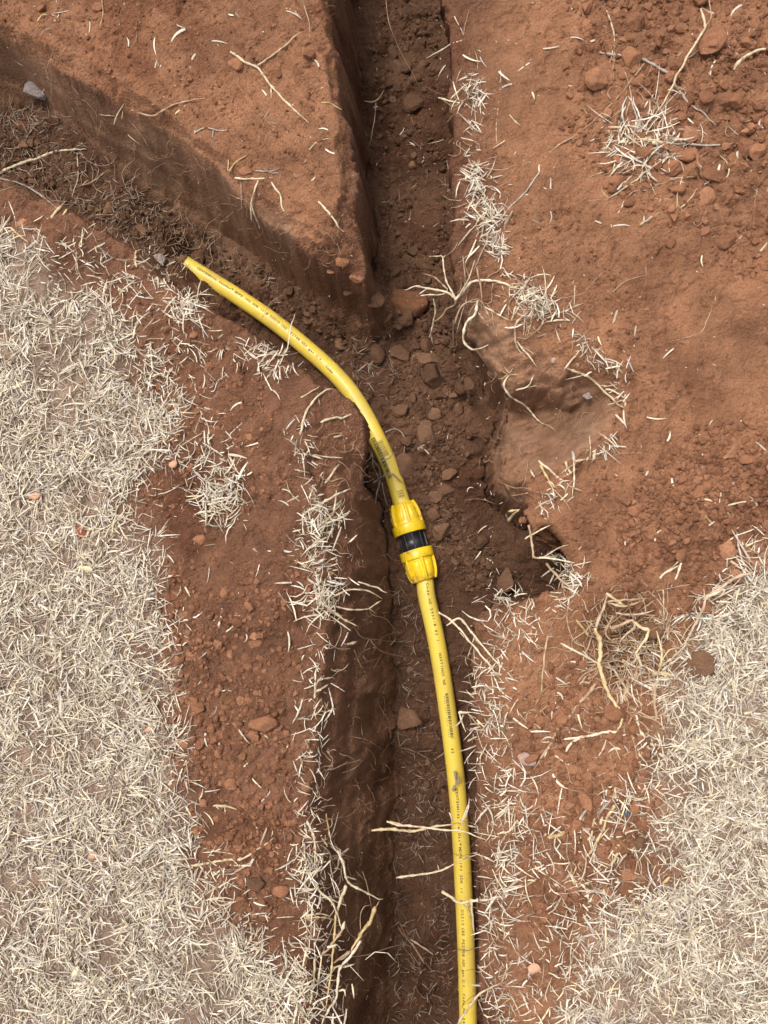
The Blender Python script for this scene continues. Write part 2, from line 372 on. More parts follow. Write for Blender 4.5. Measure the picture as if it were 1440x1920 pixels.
H += amp*(lumps-.45)+rough*fbm(GX, GY, .02, 51, 4, .55)*.0022+rough*fbm(GX, GY, .006, 55, 2)*.0007
# ledges the trencher's teeth left along the walls
led = fbm(ZB*1.0, GY*.12, .028, 61, 3)
H += wall*(1-.3*clay)*led*.012+wall*(1-.9*clay)*fbm(GX, GY, .022, 65, 4, .6)*.006
# drag marks on the wedge between the trenches
wedge = in_poly(GX, GY, wpoly("-300,-100 0,60 280,215 420,320 560,440 630,430 640,250 615,0 600,-200 -300,-200"))*1.0
drag = fbm((GX*.80+GY*.60)*1.0, (-GX*.60+GY*.80)*.16, .014, 71, 3)
H += wedge*flat*drag*.0045
crk = 1-np.abs(fbm(GX, GY, .045, 97, 3, .55)); H -= (1-lawn)*(1-clay)*np.clip(crk-.86, 0, 1)*.035*sstep(-.2, .5, fbm(GX, GY, .12, 98, 2))
strat = fbm(GX*.22+GY*.1, GY-GX*.12+.02*np.sin(GX*18), .016, 75, 4, .6)
H += scoop*strat*.0065
dent = unp(1178, 1215, 0); H -= .048*np.exp(-(((GX-dent[0])/.055)**2+((GY-dent[1])/.06)**2)**1.5)*(.8+.4*fbm(GX, GY, .03, 95, 3))
edge = np.minimum(np.minimum(GX-X0, fxs[-1]-GX), np.minimum(GY-Y0, fys[-1]-GY))
H = H*sstep(.012, .06, edge)-.004*(1-sstep(.012, .06, edge))
HF = H
def hz(x, y): return bilin(HF, (np.asarray(x)-X0)/FG, (np.asarray(y)-Y0)/FG)
def hn(x, y):
    e = .006
    n = np.stack([-(hz(x+e, y)-hz(x-e, y))/(2*e), -(hz(x, y+e)-hz(x, y-e))/(2*e), np.ones(np.shape(x))], -1)
    return n/np.linalg.norm(n, axis=-1, keepdims=True)
def drop(px, py):
    """first ground point along the sight line through a photo pixel"""
    px = np.atleast_1d(np.asarray(px, float)); py = np.atleast_1d(np.asarray(py, float))
    d = rays(px, py); out = np.full((len(px), 3), np.nan); done = np.zeros(len(px), bool)
    for zz in np.arange(.04, -.40, -.004):
        p = CAMP+d*((zz-CAM_H)/d[:, 2])[:, None]
        hit = ~done & (zz <= hz(p[:, 0], p[:, 1]))
        out[hit] = p[hit]; done |= hit
    return out

# undercut: the hole's lip overhangs
hc = unp(1035, 1062, -.04)
um = np.exp(-(((GX-hc[0]+.01)/.085)**2+((GY-hc[1])/.065)**2))
VX = GX+um*sstep(-.04, -.13, H)*.13
dra = dist_poly(GX, GY, [(q[0]+.006, q[1]) for q in wa2[1:]]); VX = VX-np.exp(-(dra/.032)**2)*sstep(-.09, -.17, H)*.036      # the bend's bank is undercut where the pipe lies against it
drc = dist_poly(GX, GY, RC); VX = VX+np.exp(-(drc/.035)**2)*sstep(-.05, -.15, H)*.040*(1-um)
VY = GY-um*sstep(-.045, -.14, H)*.03
# colours: dug soil, drier spoil, smeared clay, subsoil, damp floor with painted shade, thatch
def lerp(a, b, t): return a*(1-t[..., None])+b*t[..., None]
DRY = np.array([.300, .141, .074]); RED = np.array([.190, .088, .049]); CLAY = np.array([.245, .142, .087]); SUB = np.array([.205, .103, .057]); DAMP_SHADE = np.array([.112, .056, .032]); THATCH = np.array([.275, .196, .142])
tint = lerp(np.broadcast_to(RED, GX.shape+(3,)), DRY, np.maximum(sstep(.02, .10, GX)*1.0, wedge))
tint = lerp(tint, np.array([.215, .096, .051]), .8*sstep(.1, .9, fbm(GX, GY, .25, 81, 3))*east)
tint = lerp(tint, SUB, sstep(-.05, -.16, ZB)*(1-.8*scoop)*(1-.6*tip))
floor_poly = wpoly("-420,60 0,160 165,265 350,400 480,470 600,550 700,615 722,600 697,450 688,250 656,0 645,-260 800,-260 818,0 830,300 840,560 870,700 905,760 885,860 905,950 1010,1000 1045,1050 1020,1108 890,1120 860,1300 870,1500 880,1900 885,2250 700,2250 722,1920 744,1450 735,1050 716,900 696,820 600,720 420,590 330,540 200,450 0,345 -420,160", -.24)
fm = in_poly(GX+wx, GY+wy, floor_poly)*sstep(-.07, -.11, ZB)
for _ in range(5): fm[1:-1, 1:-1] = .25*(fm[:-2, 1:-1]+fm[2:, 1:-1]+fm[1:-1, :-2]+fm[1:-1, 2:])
tint = lerp(tint, DAMP_SHADE, np.maximum(fm, sstep(-.20, -.262, ZB))*(1-wall*.8)*(1-.35*sstep(-.05, .35, GY)*(GX > -.12)))  # trench floor and hole darkened: damp soil plus shade put into the colour
tint = lerp(tint, CLAY, clay*.85*(1-.35*sstep(-.2, -.28, ZB)))
tint = tint*(1-.2*scoop*sstep(-.02, -.08, ZB))[..., None]  # deeper scoop toned down: damper clay, its shade painted in too
tint = lerp(tint, THATCH, lawn*.8)
tint = tint*(1+.17*fbm(GX, GY, .08, 91, 5, .6))[..., None]
tint = lerp(tint, tint*np.array([.70, .64, .62]), sstep(.25, 1.0, fbm(GX, GY, .11, 93, 4))*(1-clay)*(1-lawn)*(1-.7*sstep(.02, .10, GX)))
crumb = np.clip(1.0-.8*clay-.2*lawn, .1, 1)

norm = np.dstack([-np.gradient(H, FG, axis=1), -np.gradient(H, FG, axis=0), np.ones_like(H)])
norm /= np.linalg.norm(norm, axis=2, keepdims=True)
ALLV = np.dstack([VX, VY, H]).reshape(-1, 3); TIN = tint.reshape(-1, 3); CRU = crumb.ravel()
gh, gw = H.shape
idx = np.arange(gh*gw).reshape(gh, gw)
Q = np.stack([idx[:-1, :-1], idx[:-1, 1:], idx[1:, 1:], idx[1:, :-1]], -1).reshape(-1, 4)
zq = ZB.ravel()[Q].mean(1); sq = slope.ravel()[Q].mean(1)
FLOOR = [FB1, FB2[1:], ]
cx = ALLV[Q].mean(1)
is_floor = in_poly(cx[:, 0], cx[:, 1], floor_poly) & (zq < -.075) & (sq < 1.3) | ((zq < -.255) & (sq < 1.5))
is_wall = ~is_floor & (zq < -.022) & (sq > .3) | (~is_floor & (zq < -.05))
for nm, sel in (("ground", ~is_floor & ~is_wall), ("trench_wall", is_wall), ("trench_floor", is_floor)):
    q = Q[sel]; u, inv = np.unique(q, return_inverse=True)
    me = mesh_np(nm, ALLV[u], inv.reshape(-1, 4))
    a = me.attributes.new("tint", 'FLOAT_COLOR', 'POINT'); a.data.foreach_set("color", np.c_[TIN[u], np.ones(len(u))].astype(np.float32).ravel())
    a = me.attributes.new("crumb", 'FLOAT', 'POINT'); a.data.foreach_set("value", CRU[u].astype(np.float32))
    if nm != "x":
        okn = norm.reshape(-1, 3)[u]
        if nm != "trench_floor" and False: pass
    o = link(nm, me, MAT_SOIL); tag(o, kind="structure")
# the field around
m_, nt_, N_, L_, b_ = nmat("field_soil")
tc_ = N_.new("ShaderNodeTexCoord"); n_ = tex(N_, L_, "ShaderNodeTexNoise", 6, tc_.outputs["Object"], Detail=8.0)
r_ = ramp(N_, [(0.35, (.20, .095, .052)), (0.5, (.27, .17, .11)), (0.7, (.36, .28, .20))]); L_.new(n_.outputs[0], r_.inputs[0]); L_.new(r_.outputs[0], b_.inputs["Base Color"]); b_.inputs["Roughness"].default_value = .95
ix = [X0+.01, fxs[-1]-.01]; iy = [Y0+.01, fys[-1]-.01]; B = 80.0
V = [(ix[0], iy[0], -.008), (ix[1], iy[0], -.008), (ix[1], iy[1], -.008), (ix[0], iy[1], -.008), (-B, -B, -.008), (B, -B, -.008), (B, B, -.008), (-B, B, -.008)]
tag(link("field", mesh_np("field", np.array(V), np.array([[4, 5, 1, 0], [5, 6, 2, 1], [6, 7, 3, 2], [7, 4, 0, 3]])), m_), kind="structure")

# ------------------------------------------------------------------ gas pipe
PIPE_R = 0.0167
def catmull(pts, n=12):
    pts = [np.array(p, float) for p in pts]; out = []
    ext = [2*pts[0]-pts[1]]+pts+[2*pts[-1]-pts[-2]]
    for i in range(1, len(ext)-2):
        p0, p1, p2, p3 = ext[i-1:i+3]
        for t in np.linspace(0, 1, n, endpoint=False):
            out.append(.5*((2*p1)+(p2-p0)*t+(2*p0-5*p1+4*p2-p3)*t*t+(3*p1-p0-3*p2+p3)*t**3))
    out.append(pts[-1]); return np.array(out)
def frames(C):
    T = np.gradient(C, axis=0); T /= np.linalg.norm(T, axis=1)[:, None]
    U = np.array([0, 0, 1.0])-T*T[:, 2:3]; U /= np.linalg.norm(U, axis=1)[:, None]
    return T, U, np.cross(U, T)
def arclen(C): return np.concatenate([[0], np.cumsum(np.linalg.norm(np.diff(C, axis=0), axis=1))])
def tube_np(C, r, sides, caps=True):
    r = np.broadcast_to(r, (len(C),)); T, U, S = frames(C)
    a = np.linspace(0, 2*np.pi, sides, endpoint=False)
    V = C[:, None]+r[:, None, None]*(np.cos(a)[None, :, None]*S[:, None]+np.sin(a)[None, :, None]*U[:, None])
    V = V.reshape(-1, 3); n = len(C); i = np.arange(n-1)[:, None]*sides; j = np.arange(sides)[None]; k = (j+1) % sides
    F = np.stack([i+j, i+k, i+sides+k, i+sides+j], -1).reshape(-1, 4)
    out = [F]
    if caps:
        V = np.vstack([V, C[:1], C[-1:]]); m = n*sides; j = np.arange(sides); k = (j+1) % sides
        out += [np.stack([k, j, np.full(sides, m)], 1), np.stack([m-sides+j, m-sides+k, np.full(sides, m+1)], 1)]
    return V, out

m, nt, N, L, b = nmat("yellow_pipe")
tc = N.new("ShaderNodeTexCoord"); n1 = tex(N, L, "ShaderNodeTexNoise", 14, tc.outputs["Object"], Detail=7.0, Roughness=.65)
rr = ramp(N, [(0.48, (0, 0, 0)), (0.78, (.6, .6, .6))]); L.new(n1.outputs[0], rr.inputs[0])
n2 = tex(N, L, "ShaderNodeTexNoise", 260, tc.outputs["Object"], Detail=3.0); r2 = ramp(N, [(0.60, (0, 0, 0)), (0.72, (.55, .55, .55))]); L.new(n2.outputs[0], r2.inputs[0])
mx = N.new("ShaderNodeMath"); mx.operation = 'MAXIMUM'; L.new(rr.outputs[0], mx.inputs[0]); L.new(r2.outputs[0], mx.inputs[1])
L.new(mixc(N, L, mx.outputs[0], (.74, .54, .075), (.42, .29, .10)), b.inputs["Base Color"]); b.inputs["Roughness"].default_value = .42
n3 = tex(N, L, "ShaderNodeTexNoise", 90, tc.outputs["Object"], Detail=4.0); bp = N.new("ShaderNodeBump"); bp.inputs["Distance"].default_value = .0004; bp.inputs["Strength"].default_value = .4
L.new(n3.outputs[0], bp.inputs["Height"]); L.new(bp.outputs[0], b.inputs["Normal"])
MAT_PIPE = m
m, nt, N, L, b = nmat("yellow_nut_plastic")
tc = N.new("ShaderNodeTexCoord"); n1 = tex(N, L, "ShaderNodeTexNoise", 38, tc.outputs["Object"], Detail=7.0, Roughness=.7)
rr = ramp(N, [(0.46, (0, 0, 0)), (0.58, (.30, .30, .30)), (.67, (.95, .95, .95))]); L.new(n1.outputs[0], rr.inputs[0])
L.new(mixc(N, L, rr.outputs[0], (.82, .55, .012), (.34, .19, .045)), b.inputs["Base Color"]); b.inputs["Roughness"].default_value = .36
MAT_NUT = m
m, nt, N, L, b = nmat("black_plastic")
tc = N.new("ShaderNodeTexCoord"); n1 = tex(N, L, "ShaderNodeTexNoise", 45, tc.outputs["Object"], Detail=5.0)
rr = ramp(N, [(0.6, (0, 0, 0)), (0.75, (.7, .7, .7))]); L.new(n1.outputs[0], rr.inputs[0])
L.new(mixc(N, L, rr.outputs[0], (.012, .012, .014), (.09, .055, .035)), b.inputs["Base Color"]); b.inputs["Roughness"].default_value = .38
MAT_BLACK = m
m, nt, N, L, b = nmat("printed_ink"); b.inputs["Base Color"].default_value = (.075, .06, .02, 1); b.inputs["Roughness"].default_value = .6
MAT_INK = m
m, nt, N, L, b = nmat("ink_smudge"); b.inputs["Base Color"].default_value = (.30, .22, .05, 1); b.inputs["Roughness"].default_value = .7
MAT_SMUDGE = m

zA = -.262
up_px = P("347,495,-.264 379,515,-.262 415,537,-.262 451,560,-.262 512,602,-.262 573,651,-.263 622,695,-.264 655,732,-.264 683,775,-.265 709,826,-.265 733,880,-.265 748,926,-.265 753.5,945,-.265")
A3 = unp(753.5, 945, -.265); B3 = unp(796, 1088, -.265)
lo_px = P("796,1088,-.265 800.5,1120,-.265 818,1199,-.270 834,1296,-.280 848,1399,-.292 857.5,1482,-.302 864.5,1575,-.312 870,1684,-.322 873.5,1760,-.326 876,1842,-.330 878,1925,-.332 880,2250,-.332")
CU = catmull([unp(*p) for p in up_px]+[A3+(B3-A3)*.3])
CL = catmull([B3-(B3-A3)*.3]+[unp(*p) for p in lo_px])
pipe = bpy.data.objects.new("gas_pipe", None); COL.objects.link(pipe); pipe.location = tuple(A3)
tag(pipe, "yellow plastic gas pipe joined by a compression coupling along the trench bottom", "pipe")
bpy.context.view_layer.update()
PINV = np.array(A3)
def part(name, V, F, mat, parent=None, smooth=True):
    return link(name, mesh_np(name, V-PINV, F, smooth), mat, parent or pipe)
V, F = tube_np(CU, PIPE_R, 36); sec_u = part("pipe_section", V, F, MAT_PIPE)
V, F = tube_np(CL, PIPE_R, 36); sec_l = part("pipe_section", V, F, MAT_PIPE)

# printed writing, wrapped round the pipe
_glyph = {}
def glyph(ch):
    if ch not in _glyph:
        cu = bpy.data.curves.new("glyph", 'FONT'); cu.body = ch; cu.size = 1.0; cu.resolution_u = 3; cu.offset = 0.028
        o = bpy.data.objects.new("glyph", cu); COL.objects.link(o); bpy.context.view_layer.update()
        me = o.evaluated_get(bpy.context.evaluated_depsgraph_get()).to_mesh()
        v = np.array([x.co[:] for x in me.vertices]).reshape(-1, 3); f = [tuple(p.vertices) for p in me.polygons]
        _glyph[ch] = (v, f); bpy.data.objects.remove(o); bpy.data.curves.remove(cu)
    return _glyph[ch]
class Wrap:
    def __init__(s, C):
        s.C = C; s.s = arclen(C); s.T, s.U, s.S = frames(C)
        c = (C-CAMP) @ R3; s.px = 720-FPX*c[:, 0]/c[:, 2]; s.py = 960+FPX*c[:, 1]/c[:, 2]
    def at(s, q, phi, r):
        g = lambda A: np.stack([np.interp(q, s.s, A[:, i]) for i in range(3)], -1)
        return g(s.C)+r*(np.sin(phi)[:, None]*g(s.S)+np.cos(phi)[:, None]*g(s.U))
    def s_of(s, x, y): return s.s[np.argmin((s.px-x)**2+(s.py-y)**2)]
    def view(s, q):
        C = np.array([np.interp(q, s.s, s.C[:, i]) for i in range(3)]); V = CAMP-C
        S = np.array([np.interp(q, s.s, s.S[:, i]) for i in range(3)]); U = np.array([np.interp(q, s.s, s.U[:, i]) for i in range(3)])
        return math.atan2(V @ S, V @ U)
def print_line(w, items, ustops, height, name, parent):
    """items: (text, s0, s1): the text's characters spread evenly from s0 to s1; every item is an object"""
    for text, s0, s1 in items:
        V = []; F = []; nv = 0; pitch = (s1-s0)/len(text)
        for i, ch in enumerate(text):
            if ch == " ": continue
            v, f = glyph(ch)
            if len(v) == 0: continue
            wd = v[:, 0].max()-v[:, 0].min(); sc = min(pitch*.86/max(wd, .25), height/.70*1.15)
            q = s0+(i+.5)*pitch+(v[:, 0]-(v[:, 0].max()+v[:, 0].min())/2)*sc
            sm = s0+(i+.5)*pitch
            u = np.interp(sm, *ustops); phi = w.view(sm)+math.asin(u)+(v[:, 1]-.35)*height/.70/PIPE_R
            V.append(w.at(q, phi, PIPE_R+.00032)); F += [tuple(k+nv for k in ff) for ff in f]; nv += len(v)
        me = bpy.data.meshes.new(name); me.from_pydata([tuple(x) for x in np.vstack(V)-PINV], [], F); me.update()
        link(name, me, MAT_INK, parent)
def barcode(w, s0, s1, u, hgt, name, parent, mat, seed):
    r = np.random.default_rng(seed); V = []; F = []; s = s0; n = 0
    while s < s1:
        t = r.choice([.0006, .0009, .0014, .002]); 
        uu = u if not callable(u) else u(s)
        ph0 = w.view(s)+math.asin(uu)-hgt/2/PIPE_R
        for k in range(6):
            ph = ph0+hgt/PIPE_R*k/5
            V.append(w.at(np.array([s, s+t]), np.array([ph, ph]), PIPE_R+.0003))
            if k: F.append((n+2*k-2, n+2*k-1, n+2*k+1, n+2*k))
        n += 12; s += t+r.choice([.0006, .0009, .0015])
    me = bpy.data.meshes.new(name); me.from_pydata([tuple(x) for x in np.vstack(V)-PINV], [], F); me.update()
    return link(name, me, mat, parent)
WL = Wrap(CL); WU = Wrap(CU)
L_ = lambda y: float(np.interp(y, WL.py, WL.s))
ust = ([L_(y) for y in (1100, 1130, 1199, 1329, 1400, 1482, 1575, 1684, 1742, 1842, 1920)], [.26, .24, .16, .02, -.02, -.08, -.14, -.24, -.27, -.40, -.46])
print_line(WL, [("Code NE 2431-8 02 !", L_(1094), L_(1202)), ("HASTINGS NE", L_(1222), L_(1282)), ("62", L_(1397), L_(1408)),
                ("CENTENNIAL", L_(1472), L_(1530)), ("CenGas\u2122", L_(1536), L_(1579)), ("MDPE", L_(1581), L_(1604)), ("IPS SDR 11", L_(1609), L_(1668)),
                ("@", L_(1680), L_(1687)), ("D2513", L_(1698), L_(1728)), ("CEE", L_(1732), L_(1748)), ("PE2708", L_(1753), L_(1786)), ("NSF gas U.V.", L_(1791), L_(1848)),
                ("Code NE 2431-8", L_(1854), L_(1935))], ust, .0046, "lettering", sec_l)
barcode(WL, L_(1297), L_(1379), lambda s: float(np.interp(s, *ust))+.10, .0058, "barcode", sec_l, MAT_INK, 3)
print_line(WL, [("0242 3021 0613 2247", L_(1300), L_(1378))], (ust[0], [u-.20 for u in ust[1]]), .0024, "lettering", sec_l)
U_ = lambda x, y: float(WU.s_of(x, y))
s0, s1 = U_(374, 512), U_(628, 701)
TXT = "CENTENNIAL CenGas\u2122 MDPE IPS SDR 11 @ D2513 CEE PE2708 NSF gas U.V.  Code"; words_, k = [], 0
for wd in ("CENTENNIAL", "CenGas\u2122", "MDPE", "IPS SDR 11", "@", "D2513", "CEE", "PE2708", "NSF gas U.V.", "Code"):
    k = TXT.index(wd, k); words_.append((wd, s0+(s1-s0)*k/len(TXT), s0+(s1-s0)*(k+len(wd))/len(TXT))); k += len(wd)
print_line(WU, words_, ([s0, s0+(s1-s0)*.5, s0+(s1-s0)*.85, s1], [.40, .30, .12, -.10]), .0048, "lettering", sec_u)
barcode(WU, U_(706, 820), U_(738, 895), lambda s: -.42, .0085, "barcode", sec_u, MAT_INK, 8)
barcode(WU, U_(709, 832), U_(722, 858), lambda s: .12, .012, "smudged_print", sec_u, MAT_SMUDGE, 9)
barcode(WU, U_(747, 924), U_(751, 936), lambda s: .22, .013, "smudged_print", sec_u, MAT_SMUDGE, 10)

# coupling: two ribbed nuts on a black body
AX = (B3-A3); ALEN = np.linalg.norm(AX); AX = AX/ALEN
AU = np.array([0, 0, 1.0])-AX*AX[2]; AU /= np.linalg.norm(AU); AS = np.cross(AU, AX)
vA = (CAMP-(A3+B3)/2); VIEWA = math.atan2(vA @ AS, vA @ AU)
def ax_pt(s, r, a):       # a = 0 faces the camera side, positive towards +AS
    s = np.asarray(s, float); r = np.asarray(r, float); a = np.asarray(a, float)+VIEWA
    return A3+s[..., None]*AX+(r*np.sin(a))[..., None]*AS+(r*np.cos(a))[..., None]*AU
def lathe(prof, n=72, rfun=None):
    a = np.linspace(0, 2*np.pi, n, endpoint=False)
    S = np.array([p[0] for p in prof])[:, None]+0*a; R = np.array([p[1] for p in prof])[:, None]+0*a
    if rfun is not None: R = rfun(S, R, a[None]+0*S)
    V = ax_pt(S, R, a[None]+0*S).reshape(-1, 3); k = len(prof)
    i = np.arange(k-1)[:, None]*n; j = np.arange(n)[None]; jj = (j+1) % n
    return V, [np.stack([i+j, i+n+j, i+n+jj, i+jj], -1).reshape(-1, 4)]
def nut(start, sign, phase):
    """start: where the flange begins (inner end); the nut runs outwards by 60 mm"""
    f = lambda t: start+sign*t
    prof = [(f(0), .0270), (f(0), .0312), (f(.0008), .0320), (f(.0165), .0322), (f(.0178), .0318), (f(.0180), .0290), (f(.0195), .0287), (f(.030), .0276), (f(.045), .0255), (f(.057), .0228), (f(.0595), .0222), (f(.060), .0214), (f(.060), .0168)]
    if sign > 0: pass
    o = part("coupling_nut", *lathe(prof), MAT_NUT)
    for k in range(6):
        c = phase+k*math.pi/3
        # grip fin
        st = [(.0172, .0318), (.022, .0323), (.032, .0322), (.042, .0312), (.052, .0288), (.0585, .0262), (.0600, .0255)]
        V = []; hw = .0021
        for t, r in st:
            b0 = np.interp(t, [.0172, .045, .060], [.0268, .0235, .0195])
            for rr, w in ((b0, hw), (r-.0007, hw), (r, hw*.65), (r, -hw*.65), (r-.0007, -hw), (b0, -hw)):
                V.append(ax_pt(f(t), rr, c+w/r))
        n = len(st); F = [[i*6+j, i*6+j+1, (i+1)*6+j+1, (i+1)*6+j] for i in range(n-1) for j in range(5)]
        F4 = np.array(F+[[0, 1, 4, 5], [1, 2, 3, 4], [(n-1)*6+5, (n-1)*6+4, (n-1)*6+1, (n-1)*6], [(n-1)*6+4, (n-1)*6+3, (n-1)*6+2, (n-1)*6+1]])
        part("grip_fin", np.array(V), [F4], MAT_NUT, o, False)
        # bulged grip pad between two fins
        c2 = c+math.pi/6; ts = np.linspace(.0205, .0575, 7); aw = np.radians(20.5); aa = np.linspace(-1, 1, 7)
        rr = np.interp(ts, [.0205, .03, .045, .0575], [.0296, .0290, .0270, .0243])
        TT, AA = np.meshgrid(ts, aa, indexing='ij'); RR = rr[:, None]+0*AA; TT = TT.copy()
        edge_ = np.maximum(np.abs(AA), np.abs(np.linspace(-1, 1, 7))[:, None]) > .99
        RR = np.where(edge_, RR-.0032, RR+.0004*(1-AA**2))
        V = ax_pt(f(TT), RR, c2+AA*aw).reshape(-1, 3); ii = np.arange(49).reshape(7, 7)
        F4 = np.stack([ii[:-1, :-1], ii[1:, :-1], ii[1:, 1:], ii[:-1, 1:]], -1).reshape(-1, 4)
        part("grip_pad", V, [F4 if sign < 0 else F4[:, ::-1]], MAT_NUT, o)
    return o
gap0, gap1 = .0615, ALEN-.0600
gap0, gap1 = ALEN/2-.0165, ALEN/2+.0165
nut(gap0, -1, math.radians(9)); nut(gap1, 1, math.radians(12))
body = part("coupling_body", *lathe([(gap0-.006, .017), (gap0-.006, .0268), (gap0+.003, .0268), (gap0+.0034, .0248), (gap1-.0034, .0248), (gap1-.003, .0268), (gap1+.006, .0268), (gap1+.006, .017)]), MAT_BLACK)
for k in range(10):
    c = math.radians(4+36*k); V = []
    for s in (gap0+.002, gap1-.002):
        for rr, w in ((.0240, .0013), (.0266, .0013), (.0270, .0007), (.0270, -.0007), (.0266, -.0013), (.0240, -.0013)): V.append(ax_pt(s, rr, c+w/rr))
    part("body_rib", np.array(V), [np.array([[j, j+1, 7+j, 6+j] for j in range(5)])], MAT_BLACK, body, False)

# ------------------------------------------------------------------ clods and crumbs
def icos(sub):
    t = (1+5**.5)/2
    V = np.array([(-1, t, 0), (1, t, 0), (-1, -t, 0), (1, -t, 0), (0, -1, t), (0, 1, t), (0, -1, -t), (0, 1, -t), (t, 0, -1), (t, 0, 1), (-t, 0, -1), (-t, 0, 1)], float)
    F = np.array([(0, 11, 5), (0, 5, 1), (0, 1, 7), (0, 7, 10), (0, 10, 11), (1, 5, 9), (5, 11, 4), (11, 10, 2), (10, 7, 6), (7, 1, 8), (3, 9, 4), (3, 4, 2), (3, 2, 6), (3, 6, 8), (3, 8, 9), (4, 9, 5), (2, 4, 11), (6, 2, 10), (8, 6, 7), (9, 8, 1)])
    V /= np.linalg.norm(V[0])
    for _ in range(sub):
        mid = {}; V = list(map(tuple, V)); G = []
        def m(a, b):
            k = (min(a, b), max(a, b))
            if k not in mid:
                p = np.array(V[a])+np.array(V[b]); V.append(tuple(p/np.linalg.norm(p))); mid[k] = len(V)-1
            return mid[k]
        for a, b_, c in F:
            x, y, z = m(a, b_), m(b_, c), m(c, a); G += [(a, x, z), (b_, y, x), (c, z, y), (x, y, z)]
        V = np.array(V); F = np.array(G)
    return np.array(V), np.array(F)
I0, I1, I2, I3 = icos(0), icos(1), icos(2), icos(3)
def clod_shape(sub, seed, facet=.5, squash=.72):
    V, F = sub; r = np.random.default_rng(seed); V = V.copy()
    # chop by random planes for blunt facets, then roughen
    for _ in range(r.integers(6, 11)):
        n = r.normal(size=3); n /= np.linalg.norm(n); d = r.uniform(.48, .85)
        ex = np.clip(V @ n-d, 0, None); V -= ex[:, None]*n*min(1.0, facet*1.9)
    k = V/np.linalg.norm(V, axis=1)[:, None]
    nz = fbm(k[:, 0]*1.0+seed*3.1+k[:, 2]*.6, k[:, 1]*1.0-k[:, 2]*.7, .55, seed, 4, .6)
    V = V*(1+.075*nz)[:, None]*1.12
    V *= np.array([r.uniform(.85, 1.15), r.uniform(.75, 1.0), squash*r.uniform(.85, 1.15)])
    return V, F
CLODM = [mesh_np("clod", *clod_shape(I3, 100+i, .45+.03*(i % 6))) for i in range(14)]
for i, me in enumerate(CLODM): me.materials.append(MAT_CLOD)
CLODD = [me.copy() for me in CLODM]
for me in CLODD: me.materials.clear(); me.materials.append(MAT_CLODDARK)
def spoly(s, n, seed):
    p = P(s); r = np.random.default_rng(seed); xs = [q[0] for q in p]; ys = [q[1] for q in p]; X = []; Y = []
    while len(X) < n:
        a = r.uniform(min(xs), max(xs), n*2); b_ = r.uniform(min(ys), max(ys), n*2); k = in_poly(a, b_, p)
        X += list(a[k]); Y += list(b_[k])
    return np.array(X[:n]), np.array(Y[:n])
ZONES = [  # polygon, number of clods, smallest/largest across in photo px, dark?, crumbs, label, group
 ("1060,-30 1470,-30 1470,560 1300,470 1180,400 1050,250", 72, 15, 40, 0, 6500, "rounded red clod in the loose bank behind the straw tuft", "clods in the loose upper bank"),
 ("1190,900 1300,800 1470,780 1470,1050 1330,1160 1200,1150 1140,1050", 48, 12, 27, 0, 7000, "small red clod in the crumbly bank above the root tangle", "clods above the root tangle"),
 ("1000,1260 1220,1180 1240,1500 1150,1700 1000,1750 980,1500", 34, 13, 28, 0, 3600, "red clod on the bare strip beneath the root tangle", "clods under the root tangle"),
 ("260,560 400,600 520,720 560,900 400,1000 250,950", 8, 11, 18, 0, 4500, "small clod on bare soil within the pipe's bend", "clods within the bend"),
 ("290,1050 590,1050 570,1700 450,1720 330,1500", 28, 12, 28, 0, 7500, "brown clod on the bare strip between lawn and long trench", "clods along the lawn strip"),
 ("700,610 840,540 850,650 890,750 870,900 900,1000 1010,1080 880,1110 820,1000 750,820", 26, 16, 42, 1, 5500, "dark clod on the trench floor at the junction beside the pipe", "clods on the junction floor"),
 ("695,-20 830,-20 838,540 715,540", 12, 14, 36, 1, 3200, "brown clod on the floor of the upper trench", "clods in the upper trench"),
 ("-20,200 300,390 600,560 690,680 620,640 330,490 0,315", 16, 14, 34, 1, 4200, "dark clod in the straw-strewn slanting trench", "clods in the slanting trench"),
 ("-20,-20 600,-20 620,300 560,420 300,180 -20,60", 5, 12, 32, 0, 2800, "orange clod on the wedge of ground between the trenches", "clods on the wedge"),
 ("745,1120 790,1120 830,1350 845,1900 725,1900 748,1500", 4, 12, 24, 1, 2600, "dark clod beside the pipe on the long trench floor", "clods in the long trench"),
 ("860,300 1100,420 1250,600 1300,800 1180,900 1120,700 1000,550 900,380", 0, 9, 16, 0, 2600, "", ""),
 ("1100,860 1190,900 1150,1110 1085,1110 1070,980", 0, 9, 16, 0, 1200, "", ""),
]
def place(o, p, sx, sy, sz, sink=.28, tilt=.5):
    o.location = (p[0], p[1], p[2]+sz*(1-2*sink)); o.scale = (sx, sy, sz)
    o.rotation_euler = (random.uniform(-tilt, tilt), random.uniform(-tilt, tilt), random.uniform(0, 6.28))
PXM = CAM_H/FPX
CR_V, CR_F, CD_V, CD_F = [], [], [], []
CLOD_ITEMS = {}
crumbsh = [clod_shape(I0, 300+i, .3, .8) for i in range(6)]+[clod_shape(I1, 320+i, .5, .75) for i in range(6)]
